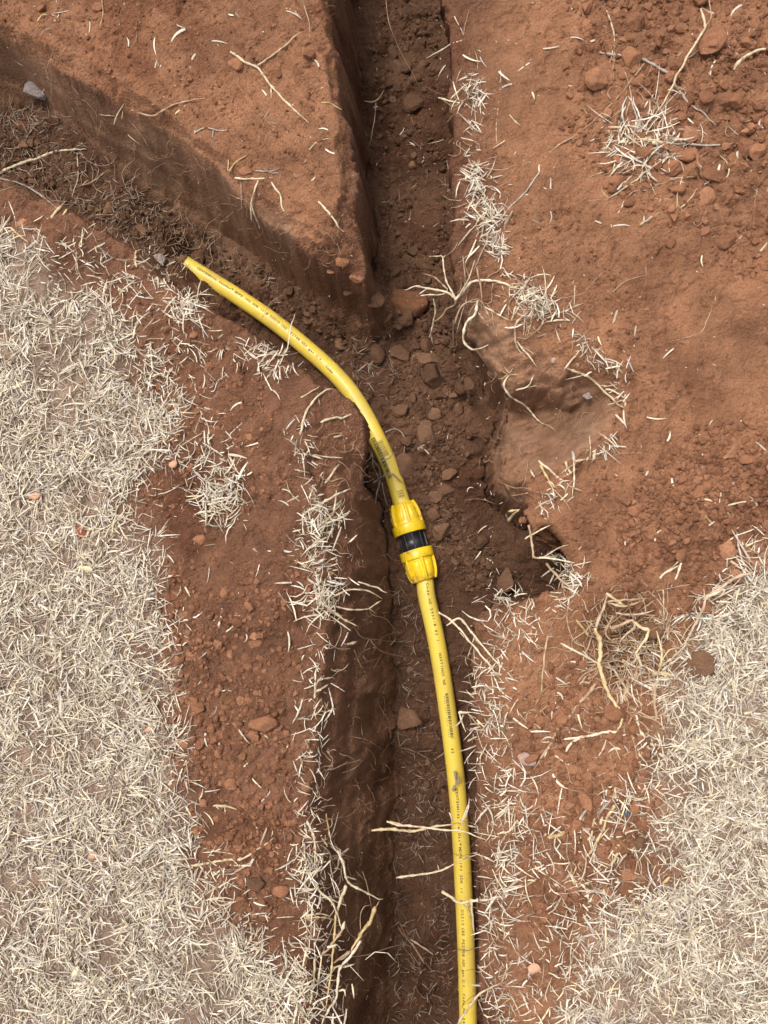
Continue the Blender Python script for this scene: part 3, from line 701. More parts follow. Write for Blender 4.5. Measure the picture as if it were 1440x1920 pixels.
for zi, (poly, n, a, b_, dark, nc, label, grp) in enumerate(ZONES):
    r = np.random.default_rng(900+zi)
    if n:
        X, Y = spoly(poly, n, 500+zi); D = drop(X, Y)
        sz = a+(b_-a)*r.power(.42, n)
        for p, s, qx, qy in zip(D, sz, X, Y):
            if np.isnan(p[0]): continue
            sc = s/2*PXM*(1-p[2]*.8)
            o = link("dirt_clod", random.choice(CLODD if dark else CLODM))
            place(o, p, sc, sc*random.uniform(.85, 1.1), sc*random.uniform(.75, 1.0)); tag(o, label, "clod", grp); CLOD_ITEMS.setdefault(zi, []).append((o, qx, qy, "big" if s > a+(b_-a)*.6 else "small" if s < a+(b_-a)*.25 else "middling"))
    X, Y = spoly(poly, nc, 700+zi)
    # crumbs gather in drifts
    D = drop(X, Y); ok = ~np.isnan(D[:, 0]); D = D[ok]
    dens = fbm(D[:, 0], D[:, 1], .07, 77+zi, 3); D = D[dens+r.uniform(-.7, .9, len(D)) > -.15]
    for p in D:
        s = (2.2+(11.5 if zi in (0, 1, 2, 4, 5, 6, 7) else 7)*r.random()**2.7)/2*PXM
        k = r.integers(0, 6)+(6 if s > 2.6*PXM else 0)
        v, f = crumbsh[k]; c_, s_ = math.cos(r.random()*6.28), math.sin(r.random()*6.28)
        v = v*s*r.uniform(.8, 1.2); v = np.c_[v[:, 0]*c_-v[:, 1]*s_, v[:, 0]*s_+v[:, 1]*c_, v[:, 2]]+p+np.array([0, 0, s*.35])
        (CD_V if dark else CR_V).append(v); (CD_F if dark else CR_F).append(f)
def joined(name, Vs, Fs, mat, smooth=False):
    off = np.cumsum([0]+[len(v) for v in Vs[:-1]])
    return link(name, mesh_np(name, np.vstack(Vs), np.vstack([f+o for f, o in zip(Fs, off)]), smooth), mat)
tag(joined("soil_crumbs", CR_V, CR_F, MAT_CRUMB), "loose red soil crumbs strewn over the dug ground", "soil crumbs", kind="stuff")
tag(joined("soil_crumbs", CD_V, CD_F, MAT_CRUMBDARK), "dark soil crumbs lying along the trench floors", "soil crumbs", kind="stuff")
# single clods and stones that stand out: px, py, across x, across y, material, seed, label, category
def stone_material(name, c0, c1):
    m, nt, N, L, b = nmat(name); tc = N.new("ShaderNodeTexCoord")
    n = tex(N, L, "ShaderNodeTexNoise", 1.6, tc.outputs["Object"], Detail=8.0, Roughness=.7); r = ramp(N, [(.35, c0), (.65, c1)]); L.new(n.outputs[0], r.inputs[0])
    L.new(r.outputs[0], b.inputs["Base Color"]); b.inputs["Roughness"].default_value = .8
    bp = N.new("ShaderNodeBump"); bp.inputs["Distance"].default_value = .05; bp.inputs["Strength"].default_value = .6; L.new(n.outputs[0], bp.inputs["Height"]); L.new(bp.outputs[0], b.inputs["Normal"])
    return m
M_GREY = stone_material("grey_stone", (.22, .17, .145), (.36, .31, .29)); M_WHITE = stone_material("chalky_stone", (.22, .14, .10), (.62, .57, .54))
M_BLUE = stone_material("blue_stone", (.035, .055, .08), (.10, .15, .20)); M_BRICK = stone_material("brick_dust", (.34, .085, .03), (.42, .13, .055)); M_PINK = stone_material("pink_stone", (.42, .25, .18), (.58, .44, .38))
HERO = [
 (1325, 80, 58, 62, MAT_CLOD, 1, "largest angular red clod of the loose upper bank", "clod"),
 (1265, 128, 36, 30, MAT_CLOD, 2, "blocky clod just under the largest angular one", "clod"), (1182, 112, 40, 42, MAT_CLOD, 3, "round clod below the purplish stem's pale tip", "clod"),
 (1118, 150, 46, 52, MAT_CLOD, 4, "broad crumbly clod at the inner edge of the loose bank", "clod"), (1360, 192, 38, 30, MAT_CLOD, 5, "low clod beside the long forked stem", "clod"),
 (1195, 265, 40, 34, MAT_CLOD, 6, "clod half under the pale straw tuft", "clod"), (1338, 330, 36, 28, MAT_CLOD, 7, "clod beside the brown root in the loose bank", "clod"),
 (1256, 457, 20, 20, MAT_CLOD, 8, "neat round clod alone on smooth orange soil", "clod"), (1360, 455, 38, 30, MAT_CLOD, 9, "flat-topped clod on the bare slope by the border", "clod"),
 (1366, 850, 26, 34, MAT_CLOD, 10, "upright clod on the bare slope above the forked twig", "clod"), (1312, 925, 30, 28, MAT_CLOD, 11, "round clod touching the forked twig", "clod"),
 (1362, 1030, 36, 40, MAT_CLOD, 12, "biggest clod of the crumbly bank above the tangle", "clod"), (1312, 1245, 40, 42, MAT_CLODDARK, 13, "dark clod sunk into the edge of the corner lawn", "clod"),
 (1226, 1180, 44, 40, MAT_CLODDARK, 14, "dark clod caught behind the root tangle", "clod"), (1150, 1335, 40, 34, MAT_CLOD, 15, "clod under the elbow of the thick yellow root", "clod"),
 (1098, 1498, 38, 46, MAT_CLOD, 16, "flat angular clod beside the blue stone", "clod"), (985, 1423, 34, 24, M_PINK, 17, "pale flat stone on the bare strip by the pipe", "stone"),
 (1175, 1638, 28, 26, MAT_CLOD, 18, "square clod at the corner lawn's lower notch", "clod"), (1178, 1664, 34, 24, MAT_CLOD, 19, "wide clod below the square one at the lawn notch", "clod"),
 (1050, 1630, 34, 28, MAT_CLOD, 20, "clod among stems on the lower bare strip", "clod"), (1200, 1582, 26, 24, MAT_CLODDARK, 21, "dark clod ringed by straw at the lawn edge", "clod"),
 (495, 1360, 46, 44, MAT_CLOD, 22, "biggest rounded clod on the lawn strip with straw against it", "clod"), (480, 1205, 24, 22, MAT_CLOD, 23, "pale clod on the lawn strip above the biggest one", "clod"),
 (480, 1655, 30, 30, MAT_CLODDARK, 24, "dark round clod below the forked twig on the strip", "clod"), (375, 1012, 24, 26, MAT_CLOD, 25, "clod in the middle of the bare strip", "clod"),
 (370, 1330, 34, 26, MAT_CLOD, 26, "lumpy clod at the lawn's inner edge", "clod"), (328, 860, 24, 20, MAT_CLOD, 27, "clod with a chip of bark near the big lawn", "clod"),
 (768, 1346, 52, 60, MAT_CLODDARK, 28, "big dark rounded clod beside the barcode on the pipe", "clod"), (757, 574, 88, 60, MAT_CLOD, 29, "broad flat slab of soil lying across the junction", "clod"),
 (703, 560, 34, 36, MAT_CLODDARK, 30, "clod at the foot of the wedge's tip", "clod"), (752, 662, 44, 38, MAT_CLODDARK, 31, "angular clod below the broad slab", "clod"),
 (798, 672, 46, 26, MAT_CLODDARK, 32, "long low clod next to the smooth bulge", "clod"), (812, 712, 62, 50, MAT_CLODDARK, 33, "largest cracked clod on the junction floor", "clod"),
 (800, 812, 36, 54, MAT_CLODDARK, 34, "kite shaped clod beside the pipe's bend", "clod"), (755, 880, 40, 50, MAT_CLODDARK, 35, "dark clod close against the pipe above the coupling", "clod"),
 (836, 918, 34, 22, MAT_CLODDARK, 36, "smooth clod on the floor beyond the coupling", "clod"), (815, 932, 22, 26, MAT_CLODDARK, 37, "small clod between coupling and smooth scoop", "clod"),
 (980, 975, 16, 18, MAT_CLOD, 38, "red clod perched on the lip of the dark hole", "clod"), (706, 665, 38, 44, MAT_CLODDARK, 39, "wedge-shaped clod on the floor by the pipe's upper bend", "clod"),
 (782, 395, 24, 36, MAT_CLODDARK, 40, "long clod halfway along the upper trench", "clod"), (775, 195, 34, 44, MAT_CLODDARK, 41, "big clod against the hanging root in the upper trench", "clod"),
 (745, 130, 44, 44, MAT_CLODDARK, 42, "rough lump near the top of the upper trench", "clod"), (440, 122, 36, 26, MAT_CLOD, 43, "flat orange clod beside the forked stem on the wedge", "clod"),
 (462, 322, 28, 20, MAT_CLOD, 44, "clod caught in the root cluster on the wedge's face", "clod"), (268, 433, 34, 32, MAT_CLODDARK, 45, "square clod by the chalky stone in the slanting trench", "clod"),
 (372, 482, 32, 30, MAT_CLODDARK, 46, "clod right behind the buried pipe end", "clod"), (45, 420, 26, 22, MAT_CLOD, 47, "clod on the lawn bank's edge beside yellow stems", "clod"),
 (42, 235, 18, 22, MAT_CLOD, 48, "red clod among straw under the grey stone", "clod"), (600, 455, 26, 20, MAT_CLOD, 62, "crumbly clod on the wedge's lip below the root cluster", "clod"), (640, 488, 34, 26, MAT_CLOD, 49, "largest clod clinging to the wedge's tip", "clod"), (668, 520, 28, 22, MAT_CLOD, 63, "clod at the very tip of the wedge", "clod"), (655, 548, 22, 18, MAT_CLODDARK, 53, "lowest clod broken from the wedge's tip", "clod"), (622, 508, 20, 16, MAT_CLOD, 64, "small clod set in the wedge's broken lip", "clod"),
 (72, 172, 54, 50, M_GREY, 50, "grey dusty stone wedged in the slanting trench", "stone"), (338, 488, 26, 22, MAT_CLODDARK, 61, "dark clod butting against the pipe's buried end", "clod"), (298, 487, 30, 26, M_WHITE, 51, "chalky white stone beside the buried pipe end", "stone"),
 (1174, 1520, 15, 19, M_BLUE, 52, "small dark blue stone by the yellow root", "stone"), (155, 997, 30, 34, M_BRICK, 54, "brick red crumb pile at the big lawn's edge", "brick crumb"),
 (196, 944, 14, 15, M_GREY, 55, "small grey pebble near the brick red crumb", "pebble"), (1106, 741, 26, 15, M_WHITE, 56, "white chalk smear on the scoop's wall", "chalk"), (1037, 676, 12, 10, M_PINK, 57, "tiny pink stone in the smooth bulge", "stone"),
]
for px, py, w, h, mat, sd, label, cat in HERO:
    p = drop(px, py)[0]
    me = mesh_np("stone" if cat != "clod" else "clod", *clod_shape(I3, 1000+sd, .62 if cat == "clod" else .3, .8)); me.materials.append(mat)
    o = link({"clod": "dirt_clod", "stone": "stone", "pebble": "pebble", "chalk": "chalk_lump", "brick crumb": "brick_crumb"}[cat], me)
    k = PXM*(1-p[2]*.8)/2; sz = min(w, h)*k*(.8 if cat != "chalk" else .3)
    o.location = (p[0], p[1], p[2]+sz*(.30 if sd not in (49, 53, 62, 63, 64) else -.1)); o.scale = (w*k, h*k*1.1, sz); o.rotation_euler = (random.uniform(-.25, .25), random.uniform(-.25, .25), random.uniform(-.35, .35))
    tag(o, label, cat)

# ------------------------------------------------------------------ dry grass
def blades(C, ang, pitch, roll, ln, wd, curl, sag, K=4):
    """K stations along a blade, three points across it (a shallow fold)"""
    n = len(C); t = np.linspace(-.5, .5, K)[None]; 
    a = ang[:, None]+curl[:, None]*t                           # heading bends along the blade
    dx = np.cos(a)*np.cos(pitch)[:, None]; dy = np.sin(a)*np.cos(pitch)[:, None]; dz = np.sin(pitch)[:, None]-sag[:, None]*t*2
    step = ln[:, None]/(K-1)
    def integ(d):
        s = np.cumsum((d[:, :-1]+d[:, 1:])/2*step, 1); s = np.concatenate([np.zeros((n, 1)), s], 1); return s-s.mean(1, keepdims=True)
    X = C[:, None, 0]+integ(dx); Y = C[:, None, 1]+integ(dy); Z = C[:, None, 2]+integ(dz)
    prof = np.interp(t[0], [-.5, -.35, .1, .5], [.6, 1.0, .9, .22])[None]
    w = wd[:, None]*prof/2
    sx, sy = -np.sin(a)*np.cos(roll)[:, None], np.cos(a)*np.cos(roll)[:, None]; sz = np.sin(roll)[:, None]+0*a
    V = np.empty((n, K, 3, 3))
    for q, (s, u) in enumerate(((-1, 0), (0, .38), (1, 0))):
        V[:, :, q, 0] = X+s*w*sx; V[:, :, q, 1] = Y+s*w*sy; V[:, :, q, 2] = Z+s*w*sz+u*w
    base = np.arange(n)[:, None, None]*(K*3); i = np.arange(K-1)[None, :, None]*3; q = np.arange(2)[None, None]
    F = np.stack([base+i+q, base+i+q+1, base+i+q+4, base+i+q+3], -1).reshape(-1, 4)
    return V.reshape(-1, 3), F
def straw(name, C, mat, label, seed, lmin=.011, lmax=.062, wmin=.0012, wmax=.0040, pit=.19, lift=.004, cat="dry grass", ang=None, spread=3.2):
    r = np.random.default_rng(seed); n = len(C); C = C.copy()
    ln = lmin+(lmax-lmin)*r.beta(1.2, 3.0, n); wd = (wmin+(wmax-wmin)*r.beta(1.6, 2.6, n))
    p = r.normal(0, pit, n); C[:, 2] += wd*.4+r.uniform(0, 1, n)**1.4*lift+np.abs(np.sin(p))*ln*.42
    a = (r.uniform(0, 6.283, n) if ang is None else ang+r.normal(0, spread, n))
    V, F = blades(C, a, p, r.normal(0, .5, n), ln, wd, r.normal(0, .5, n), r.normal(0, .12, n))
    return tag(link(name, mesh_np(name, V, F), mat), label, cat, kind="stuff")
def world_pts(x, y): return np.c_[x, y, hz(x, y)]
def to_px(p):
    c = (p-CAMP) @ R3; return 720-FPX*c[:, 0]/c[:, 2], 960+FPX*c[:, 1]/c[:, 2]
r = np.random.default_rng(11)
n = 230000
x = r.uniform(X0+.05, X1-.05, n); y = r.uniform(Y0+.06, Y1-.05, n)
ppx, ppy = to_px(np.c_[x, y, 0*x]); inv = (ppx > -130) & (ppx < 1570) & (ppy > -100) & (ppy < 2030)
x, y, ppx, ppy = x[inv], y[inv], ppx[inv], ppy[inv]
lm = lawn_mask(x, y)
bare = np.zeros(len(x))
for bx, by, br, k in ((110, 1420, 55, .8), (205, 1760, 34, 1), (195, 1795, 26, 1), (12, 650, 45, .8), (165, 1470, 30, .6), (400, 1805, 30, .6), (20, 1700, 40, .4), (330, 1745, 24, .7), (1405, 1745, 26, .8), (1350, 1720, 16, .8), (1400, 1790, 16, .8), (1225, 1630, 34, .8), (20, 790, 40, .6), (90, 560, 40, .3), (60, 485, 80, .75), (170, 545, 75, .75), (235, 640, 55, .7), (0, 560, 50, .5), (120, 640, 40, .4), (270, 800, 40, .5), (250, 1000, 40, .5), (60, 900, 40, .4), (1300, 1500, 40, .4), (1140, 1850, 60, .5)):
    bare = np.maximum(bare, k*np.exp(-((ppx-bx)**2+(ppy-by)**2)/(br*br)))
dens = np.clip(lm**1.3*(1.0+.65*fbm(x, y, .06, 111, 4)), 0, 1)*(1-bare)
dens = dens*np.where(x > .05, 1.35, 1.0); pick = r.uniform(0, 1, len(x)); keep = pick < dens*.31; low = (pick > .45) & (pick < .45+dens*.34)
Cl = world_pts(x[low], y[low])
straw("lawn_thatch", Cl, MAT_THATCH, "greyish matted thatch under the dead lawn grass", 20, lift=.004, lmin=.008, lmax=.05, wmin=.0008, wmax=.0024, pit=.07, cat="thatch")
def lawn(label, sel, seed):
    """small crowns with leaning blades, between them flat clippings"""
    r = np.random.default_rng(seed); q = world_pts(x[keep & sel], y[keep & sel]); n = len(q); nt = int(n*.16)
    cr = q[:nt]; q = q[nt:]; kk = r.integers(5, 12, nt); own = np.repeat(np.arange(nt), kk); m = len(own)
    lean = r.uniform(0, 6.283, nt)[own]; a = lean+r.normal(0, 1.0, m); L0 = .010+.055*r.beta(1.3, 2.9, m); e = np.clip(r.normal(.13, .16, m), -.05, .8)
    C = cr[own]+np.stack([np.cos(a)*L0*.5*np.cos(e), np.sin(a)*L0*.5*np.cos(e), .002+np.sin(e)*L0*.5], 1)+r.normal(0, .0025, (m, 3))*np.array([1, 1, .4])
    V1, F1 = blades(C, a, e, r.normal(0, .5, m), L0, .0008+.0023*r.beta(1.6, 2.6, m), r.normal(0, .45, m), np.abs(r.normal(0, .22, m)))
    n = len(q); L0 = .008+.040*r.beta(1.1, 3, n); p = r.normal(0, .13, n); q = q.copy(); q[:, 2] += .001+r.uniform(0, 1, n)**1.4*.010+np.abs(np.sin(p))*L0*.4
    fl = 1.6*fbm(q[:, 0], q[:, 1], .06, 303, 2)+r.normal(0, 1.1, n)
    V2, F2 = blades(q, fl, p, r.normal(0, .5, n), L0, .0008+.0026*r.beta(1.5, 2.8, n), r.normal(0, .4, n), r.normal(0, .1, n))
    tag(link("dry_lawn_grass", mesh_np("dry_lawn_grass", np.vstack([V1, V2]), np.vstack([F1, F2+len(V1)])), MAT_STRAW), label, "dry grass", kind="stuff")
lawn("wide carpet of bleached dead lawn grass with thin bare patches", x < .05, 21)
lawn("corner patch of bleached dead lawn grass below the root tangle", x >= .05, 22)
# thinner litter where the lawn was torn off, tufts and fringes
LX, LY = [], []
def spot(px, py, rad, k):
    LX.append(r.normal(px, rad, k)); LY.append(r.normal(py, rad*1.1, k))
def line(s, rad, k, pull=0.0):
    p = P(s); q = np.array(p); d = np.concatenate([[0], np.cumsum(np.hypot(*np.diff(q, axis=0).T))]); u = r.uniform(0, d[-1], k)
    # clumped along the line
    u = u[np.sin(u*.043)+np.sin(u*.117+1)+r.normal(0, .8, k)+.8*np.sin(u*.31) > -.1]
    LX.append(np.interp(u, d, q[:, 0])+r.normal(pull, rad, len(u))); LY.append(np.interp(u, d, q[:, 1])+r.normal(0, rad, len(u)))
FR_W = "566,790 570,840 584,900 600,960 600,1000 596,1060 608,1120 610,1180 596,1270 590,1350 580,1420 574,1500 580,1600 580,1690 574,1780 572,1960"
FR_E = "1010,1150 965,1195 935,1270 930,1330 935,1400 945,1470 955,1540 950,1600 955,1680 950,1760 945,1840 948,1960"
line(FR_W, 15, 720); line("590,960 600,1000 575,1010 560,1020 600,1060 615,1130 625,1160", 18, 300); line("585,1600 600,1650 610,1700 590,1830 585,1920", 26, 320)
line(FR_E, 22, 720); line("905,1230 910,1330 915,1450 930,1600 925,1750 930,1920", 18, 240)
line("1010,1540 1040,1620 1080,1700 1050,1800 1040,1920", 40, 620); line("1180,1480 1150,1560 1120,1640 1150,1700", 26, 380)
line("880,140 892,200 885,260 893,350 905,400 925,440 935,480 965,545 1000,560 1055,590 1075,610", 8, 300)
spot(892, 345, 12, 60); spot(915, 400, 14, 70); spot(930, 460, 12, 60); spot(985, 555, 16, 70); spot(1010, 575, 14, 60)
line("1085,640 1110,665 1145,690 1165,720 1172,750", 9, 110); line("1150,820 1130,850 1085,865 1060,900 1030,945 1010,965", 10, 100); line("1040,1040 1065,1065 1075,1095 1060,1125 1035,1140", 8, 150)
spot(1205, 245, 26, 40); spot(1195, 290, 26, 40); spot(1165, 245, 20, 24); spot(1260, 285, 24, 50); spot(1150, 270, 14, 30)
spot(1200, 1240, 30, 60); spot(1160, 1215, 20, 40); spot(950, 1120, 25, 60)
line('40,452 120,500 190,560 235,620 255,700 300,760 270,840 215,900 190,960 225,1020 262,1080 280,1150 285,1250 305,1350 325,1450 318,1540 345,1620 400,1700 470,1760 500,1830 555,1880', 30, 900, 14); line('1440,1050 1385,1095 1335,1170 1305,1225 1275,1290 1255,1370 1225,1420 1245,1480 1205,1530 1235,1600 1265,1650 1180,1680 1145,1720 1130,1800 1085,1870', 30, 600, -14)
for a in ((330, 740, 22, 60), (322, 790, 20, 70), (300, 820, 30, 90), (380, 870, 28, 90), (420, 920, 20, 120), (405, 955, 22, 90), (250, 880, 30, 130), (205, 970, 16, 60), (260, 1090, 24, 140), (300, 1180, 22, 110), (330, 1370, 14, 40), (360, 1560, 20, 60), (400, 1660, 24, 80),
          (490, 1830, 34, 160), (460, 1780, 30, 110), (530, 1880, 34, 150), (350, 575, 14, 90), (300, 520, 24, 70), (160, 480, 30, 70), (230, 540, 30, 90), (470, 660, 20, 45), (515, 690, 16, 40), (360, 660, 40, 50), (210, 620, 25, 70), (300, 700, 35, 70)): spot(*a)
px = np.concatenate(LX); py = np.concatenate(LY); D = drop(px, py); D = D[~np.isnan(D[:, 0])]
straw("torn_grass_litter", D, MAT_STRAW, "torn straw fringing the trench rims and littering the dug soil", 23, lift=.009, pit=.33, lmin=.006, lmax=.052, wmin=.0008, wmax=.0030, cat="straw litter")
# tufts: long blades fanning out of a crown
def tuft(label, px, py, k, lm, seed, up=.5):
    r = np.random.default_rng(seed); c = drop(px, py)[0]; a = np.where(r.random(k) < .55, r.uniform(0, 6.283)+r.normal(0, .9, k), r.uniform(0, 6.283, k)); L0 = (.3+.7*r.random(k)**1.5)*lm; e = r.uniform(-.02, up*.8, k)
    C = c+np.stack([np.cos(a)*L0*.5, np.sin(a)*L0*.5, .004+np.sin(e)*L0*.5], 1); C[:, :2] += r.normal(0, lm*.42, (k, 2)); C[:, 2] = np.maximum(hz(C[:, 0], C[:, 1]), c[2]-.02)+.003+np.sin(np.clip(e, 0, 1))*L0*.5
    k0 = k; V, F = blades(C, a, e, r.normal(0, .4, k), L0, r.uniform(.0009, .0034, k), r.normal(0, .7, k), r.uniform(0, .35, k))
    o = link("grass_tuft", mesh_np("grass_tuft", V-c, F), MAT_STRAW); o.location = c
    return tag(o, label, "grass tuft")
for tl in (("pale straw tuft torn up in the loose bank", 1205, 258, 75, .062, 1), ("ragged straw tuft below the pale torn one", 1188, 300, 30, .045, 2), ("straw tuft hanging on the upper trench's rim by the stub", 885, 165, 26, .036, 3), ("straw tuft on the rim halfway down the upper trench", 892, 350, 28, .036, 4),
           ("bushy straw tuft on the rim above the root clump", 918, 408, 34, .046, 5), ("straw tuft over the smooth bulge", 1000, 566, 30, .045, 6), ("straw tuft at the scoop's outer corner", 1140, 690, 22, .034, 7), ("sparse tuft where the scoop's lower lip ends", 1040, 930, 20, .03, 8),
           ("bristly tuft on the dark hole's outer lip", 1062, 1085, 34, .032, 9), ("tuft on the bank beside the twin stems over the pipe", 955, 1165, 26, .05, 10), ("star-shaped straw tuft on the lip of the bend", 350, 578, 46, .04, 11), ("fan of straw in the fringe facing the coupling", 596, 985, 46, .05, 12),
           ("dense fringe tuft below the coupling's level", 605, 1125, 46, .046, 13), ("fringe tuft level with the barcode", 592, 1330, 24, .04, 14), ("tuft crowning the hanging dry plant", 598, 1625, 44, .05, 15), ("lowest fringe tuft above the long trench", 590, 1850, 50, .062, 16),
           ("rim tuft beside the barcode", 912, 1350, 34, .05, 17), ("rim tuft beside the double stem over the pipe", 938, 1500, 36, .048, 18), ("rim tuft beside the stout cream stem", 950, 1640, 30, .045, 19), ("loose straw cluster in the bare strip by the lawn", 415, 935, 40, .042, 20),
           ("low straw tuft lying at the lawn's ragged edge", 208, 972, 22, .05, 21), ("straw tuft on the slope by the bend's thin straw", 520, 680, 22, .035, 22), ("leaning tuft at the corner lawn's top", 1405, 1110, 40, .07, 23), ("thick tuft on the corner lawn beside the yellow crown", 1290, 1290, 40, .065, 24)):
    tuft(tl[0], tl[1], tl[2], int(tl[3]*.72), tl[4]*1.1, tl[5])
# small chips of straw everywhere on the soil
px = r.uniform(-20, 1460, 2600); py = r.uniform(-20, 1940, 2600); D = drop(px, py); D = D[~np.isnan(D[:, 0])]
straw("straw_chips", D, MAT_STRAW, "tiny straw chips sprinkled thinly over bare red soil", 24, lmin=.0025, lmax=.011, wmin=.0006, wmax=.0018, pit=.15, lift=.001, cat="straw chips")
# soiled straw in the trenches
LX, LY = [], []
px, py = spoly("0,190 120,240 280,370 420,450 520,520 640,620 560,560 400,500 320,510 180,420 0,330", 560, 61); LX.append(px); LY.append(py)
px, py = spoly("745,1100 790,1150 830,1400 850,1920 725,1920 748,1450", 400, 62); LX.append(px); LY.append(py)
spot(690, 690, 26, 90); spot(60, 230, 45, 130); spot(240, 400, 45, 110); spot(820, 1050, 60, 40); spot(770, 350, 50, 30)
px = np.concatenate(LX); py = np.concatenate(LY); D = drop(px, py); D = D[~np.isnan(D[:, 0])]
straw("soiled_straw", D, MAT_DULL, "soiled straw mixed into the soil of the trench floors", 25, lift=.010, pit=.25, lmin=.012, lmax=.040, wmin=.0009, wmax=.0021, cat="straw litter")

# ---- the straws one can count on bare soil
def one_straw(seed, K=8):
    r = np.random.default_rng(seed)
    return blades(np.zeros((1, 3)), np.zeros(1), np.zeros(1), np.array([r.normal(0, .3)]), np.ones(1), np.array([r.uniform(.085, .15)]), np.array([r.normal(0, .7)]), np.array([r.uniform(0, .16)]), K)
STRAWM = []
for i in range(12):
    me = mesh_np("straw_blade", *one_straw(400+i)); me.materials.append(MAT_STRAW); STRAWM.append(me)
SZONES = [("880,0 1440,0 1440,480 1200,560 940,420 890,300", 55, "upper spoil slope", "straws on the upper spoil slope"),
          ("960,560 1300,560 1440,760 1440,1000 1100,1100 1180,800", 34, "orange slope by the scoop", "straws on the orange slope"),
          ("320,560 560,760 570,1000 440,1300 580,1700 440,1700 320,1480 300,1150 450,960 280,700", 62, "bare strip by the lawn", "straws on the lawn strip"),
          ("40,20 600,20 625,300 560,400 300,180", 26, "wedge between trenches", "straws on the wedge"),
          ("690,20 830,20 840,520 720,560", 14, "upper trench floor", "straws in the upper trench"),
          ("720,620 850,650 880,900 1010,1090 830,1020", 18, "junction floor", "straws on the junction floor"),
          ("980,1240 1200,1250 1200,1480 1130,1620 990,1500", 30, "bare strip under the tangle", "straws under the root tangle")]
# landmarks that clods and straws are named by: px, py, words
MARKS = {
 0: [(1325, 80, "the largest angular clod"), (1118, 150, "the broad crumbly clod"), (1200, 265, "the pale straw tuft"), (1360, 455, "the flat-topped clod"), (1256, 457, "the lone round clod"), (1325, 330, "the brown root of the loose bank"), (1395, 105, "the cream stem at the border"), (1290, 190, "the purplish stem")],
 1: [(1312, 925, "the forked twig"), (1362, 1030, "the biggest bank clod"), (1190, 1160, "the root tangle"), (1366, 850, "the upright clod"), (1240, 1060, "the small straw fork")],
 2: [(1155, 1335, "the yellow root's elbow"), (1098, 1498, "the flat angular clod"), (1050, 1630, "the clod among stems"), (985, 1423, "the pale flat stone"), (1174, 1520, "the blue stone"), (1060, 1345, "the long tan stem")],
 3: [(328, 860, "the bark-chipped clod"), (385, 790, "the thin brown twig"), (500, 640, "the bend of the bank")],
 4: [(495, 1360, "the biggest strip clod"), (480, 1205, "the pale strip clod"), (480, 1655, "the dark round clod"), (375, 1012, "the mid-strip clod"), (430, 1612, "the forked twig of the strip")],
 5: [(757, 572, "the broad flat slab"), (812, 712, "the cracked clod"), (800, 812, "the kite shaped clod"), (768, 990, "the coupling"), (1030, 1060, "the dark hole"), (706, 665, "the wedge-shaped clod")],
 6: [(775, 195, "the hanging root"), (782, 395, "the long clod"), (745, 130, "the rough lump")],
 7: [(72, 172, "the grey stone"), (298, 487, "the chalky stone"), (100, 290, "the thick cream stem"), (372, 482, "the pipe's buried end"), (560, 570, "the wedge's foot")],
 8: [(500, 150, "the wedge's forked stem"), (440, 122, "the flat orange clod"), (320, 200, "the wedge's low stick"), (480, 340, "the root cluster")],
 9: [(768, 1346, "the big dark rounded clod"), (790, 1550, "the stems crossing the pipe"), (770, 1760, "the forked root on the floor")],
}
SMARK = {0: 0, 1: 1, 2: 4, 3: 8, 4: 6, 5: 5, 6: 2}
EXTRA = {1: [(1110, 741, "the chalk smear"), (1170, 765, "the stem on the scoop's rim"), (1040, 900, "the crossed straws"), (1256, 457, "the lone round clod")]}
ORD = ["closest", "second", "third", "fourth", "fifth", "sixth", "seventh", "eighth", "ninth", "tenth"]
def name_by_marks(items, marks, kind):
    """items: (object, px, py, size word); each gets 'second small clod out from X, above it'"""
    by = {}
    for o, px, py, sz in items:
        mk = min(marks, key=lambda m: (m[0]-px)**2+(m[1]-py)**2); dx, dy = px-mk[0], py-mk[1]
        side = ("above" if dy < 0 else "below") if abs(dy) > abs(dx) else ("towards the pipe" if dx*(850-mk[0]) > 0 else "away from the pipe")
        by.setdefault((mk[2], side, sz), []).append((dx*dx+dy*dy, o))
    for (mk, side, sz), l in by.items():
        l.sort(key=lambda q: q[0])
        for i, (d, o) in enumerate(l):
            o["label"] = "%s%s %s %s %s" % ((ORD[min(i, 9)]+" ") if len(l) > 1 else "", sz, kind, side, mk) if side in ("above", "below") else "%s%s %s lying %s from %s" % ((ORD[min(i, 9)]+" ") if len(l) > 1 else "", sz, kind, side, mk)
for si, (poly, k, where, grp) in enumerate(SZONES):
    X, Y = spoly(poly, k, 1200+si); D = drop(X, Y); rr = np.random.default_rng(1300+si); items = []
    for p, a, b_ in zip(D, X, Y):
        if np.isnan(p[0]): continue
        L0 = rr.uniform(.011, .036)
        o = link("straw_blade", STRAWM[rr.integers(12)]); nrm = Vector(hn(p[0], p[1])); nrm = (nrm+Vector((0, 0, 1.2))).normalized()
        q = nrm.to_track_quat('Z', 'Y').to_euler().to_quaternion() @ Matrix.Rotation(rr.uniform(0, 6.28), 3, 'Z').to_quaternion()
        o.rotation_euler = q.to_euler(); o.scale = (L0, L0*(.8 if L0 > .02 else 1.25), L0); o.location = (p[0], p[1], p[2]+.0022)
        tag(o, where, "straw", grp); items.append((o, a, b_, "long" if L0 > .026 else "short" if L0 < .018 else "middling"))
    name_by_marks(items, MARKS[SMARK[si]]+EXTRA.get(si, []), "straw")
for zi, items in CLOD_ITEMS.items(): name_by_marks(items, MARKS[zi], "clod")

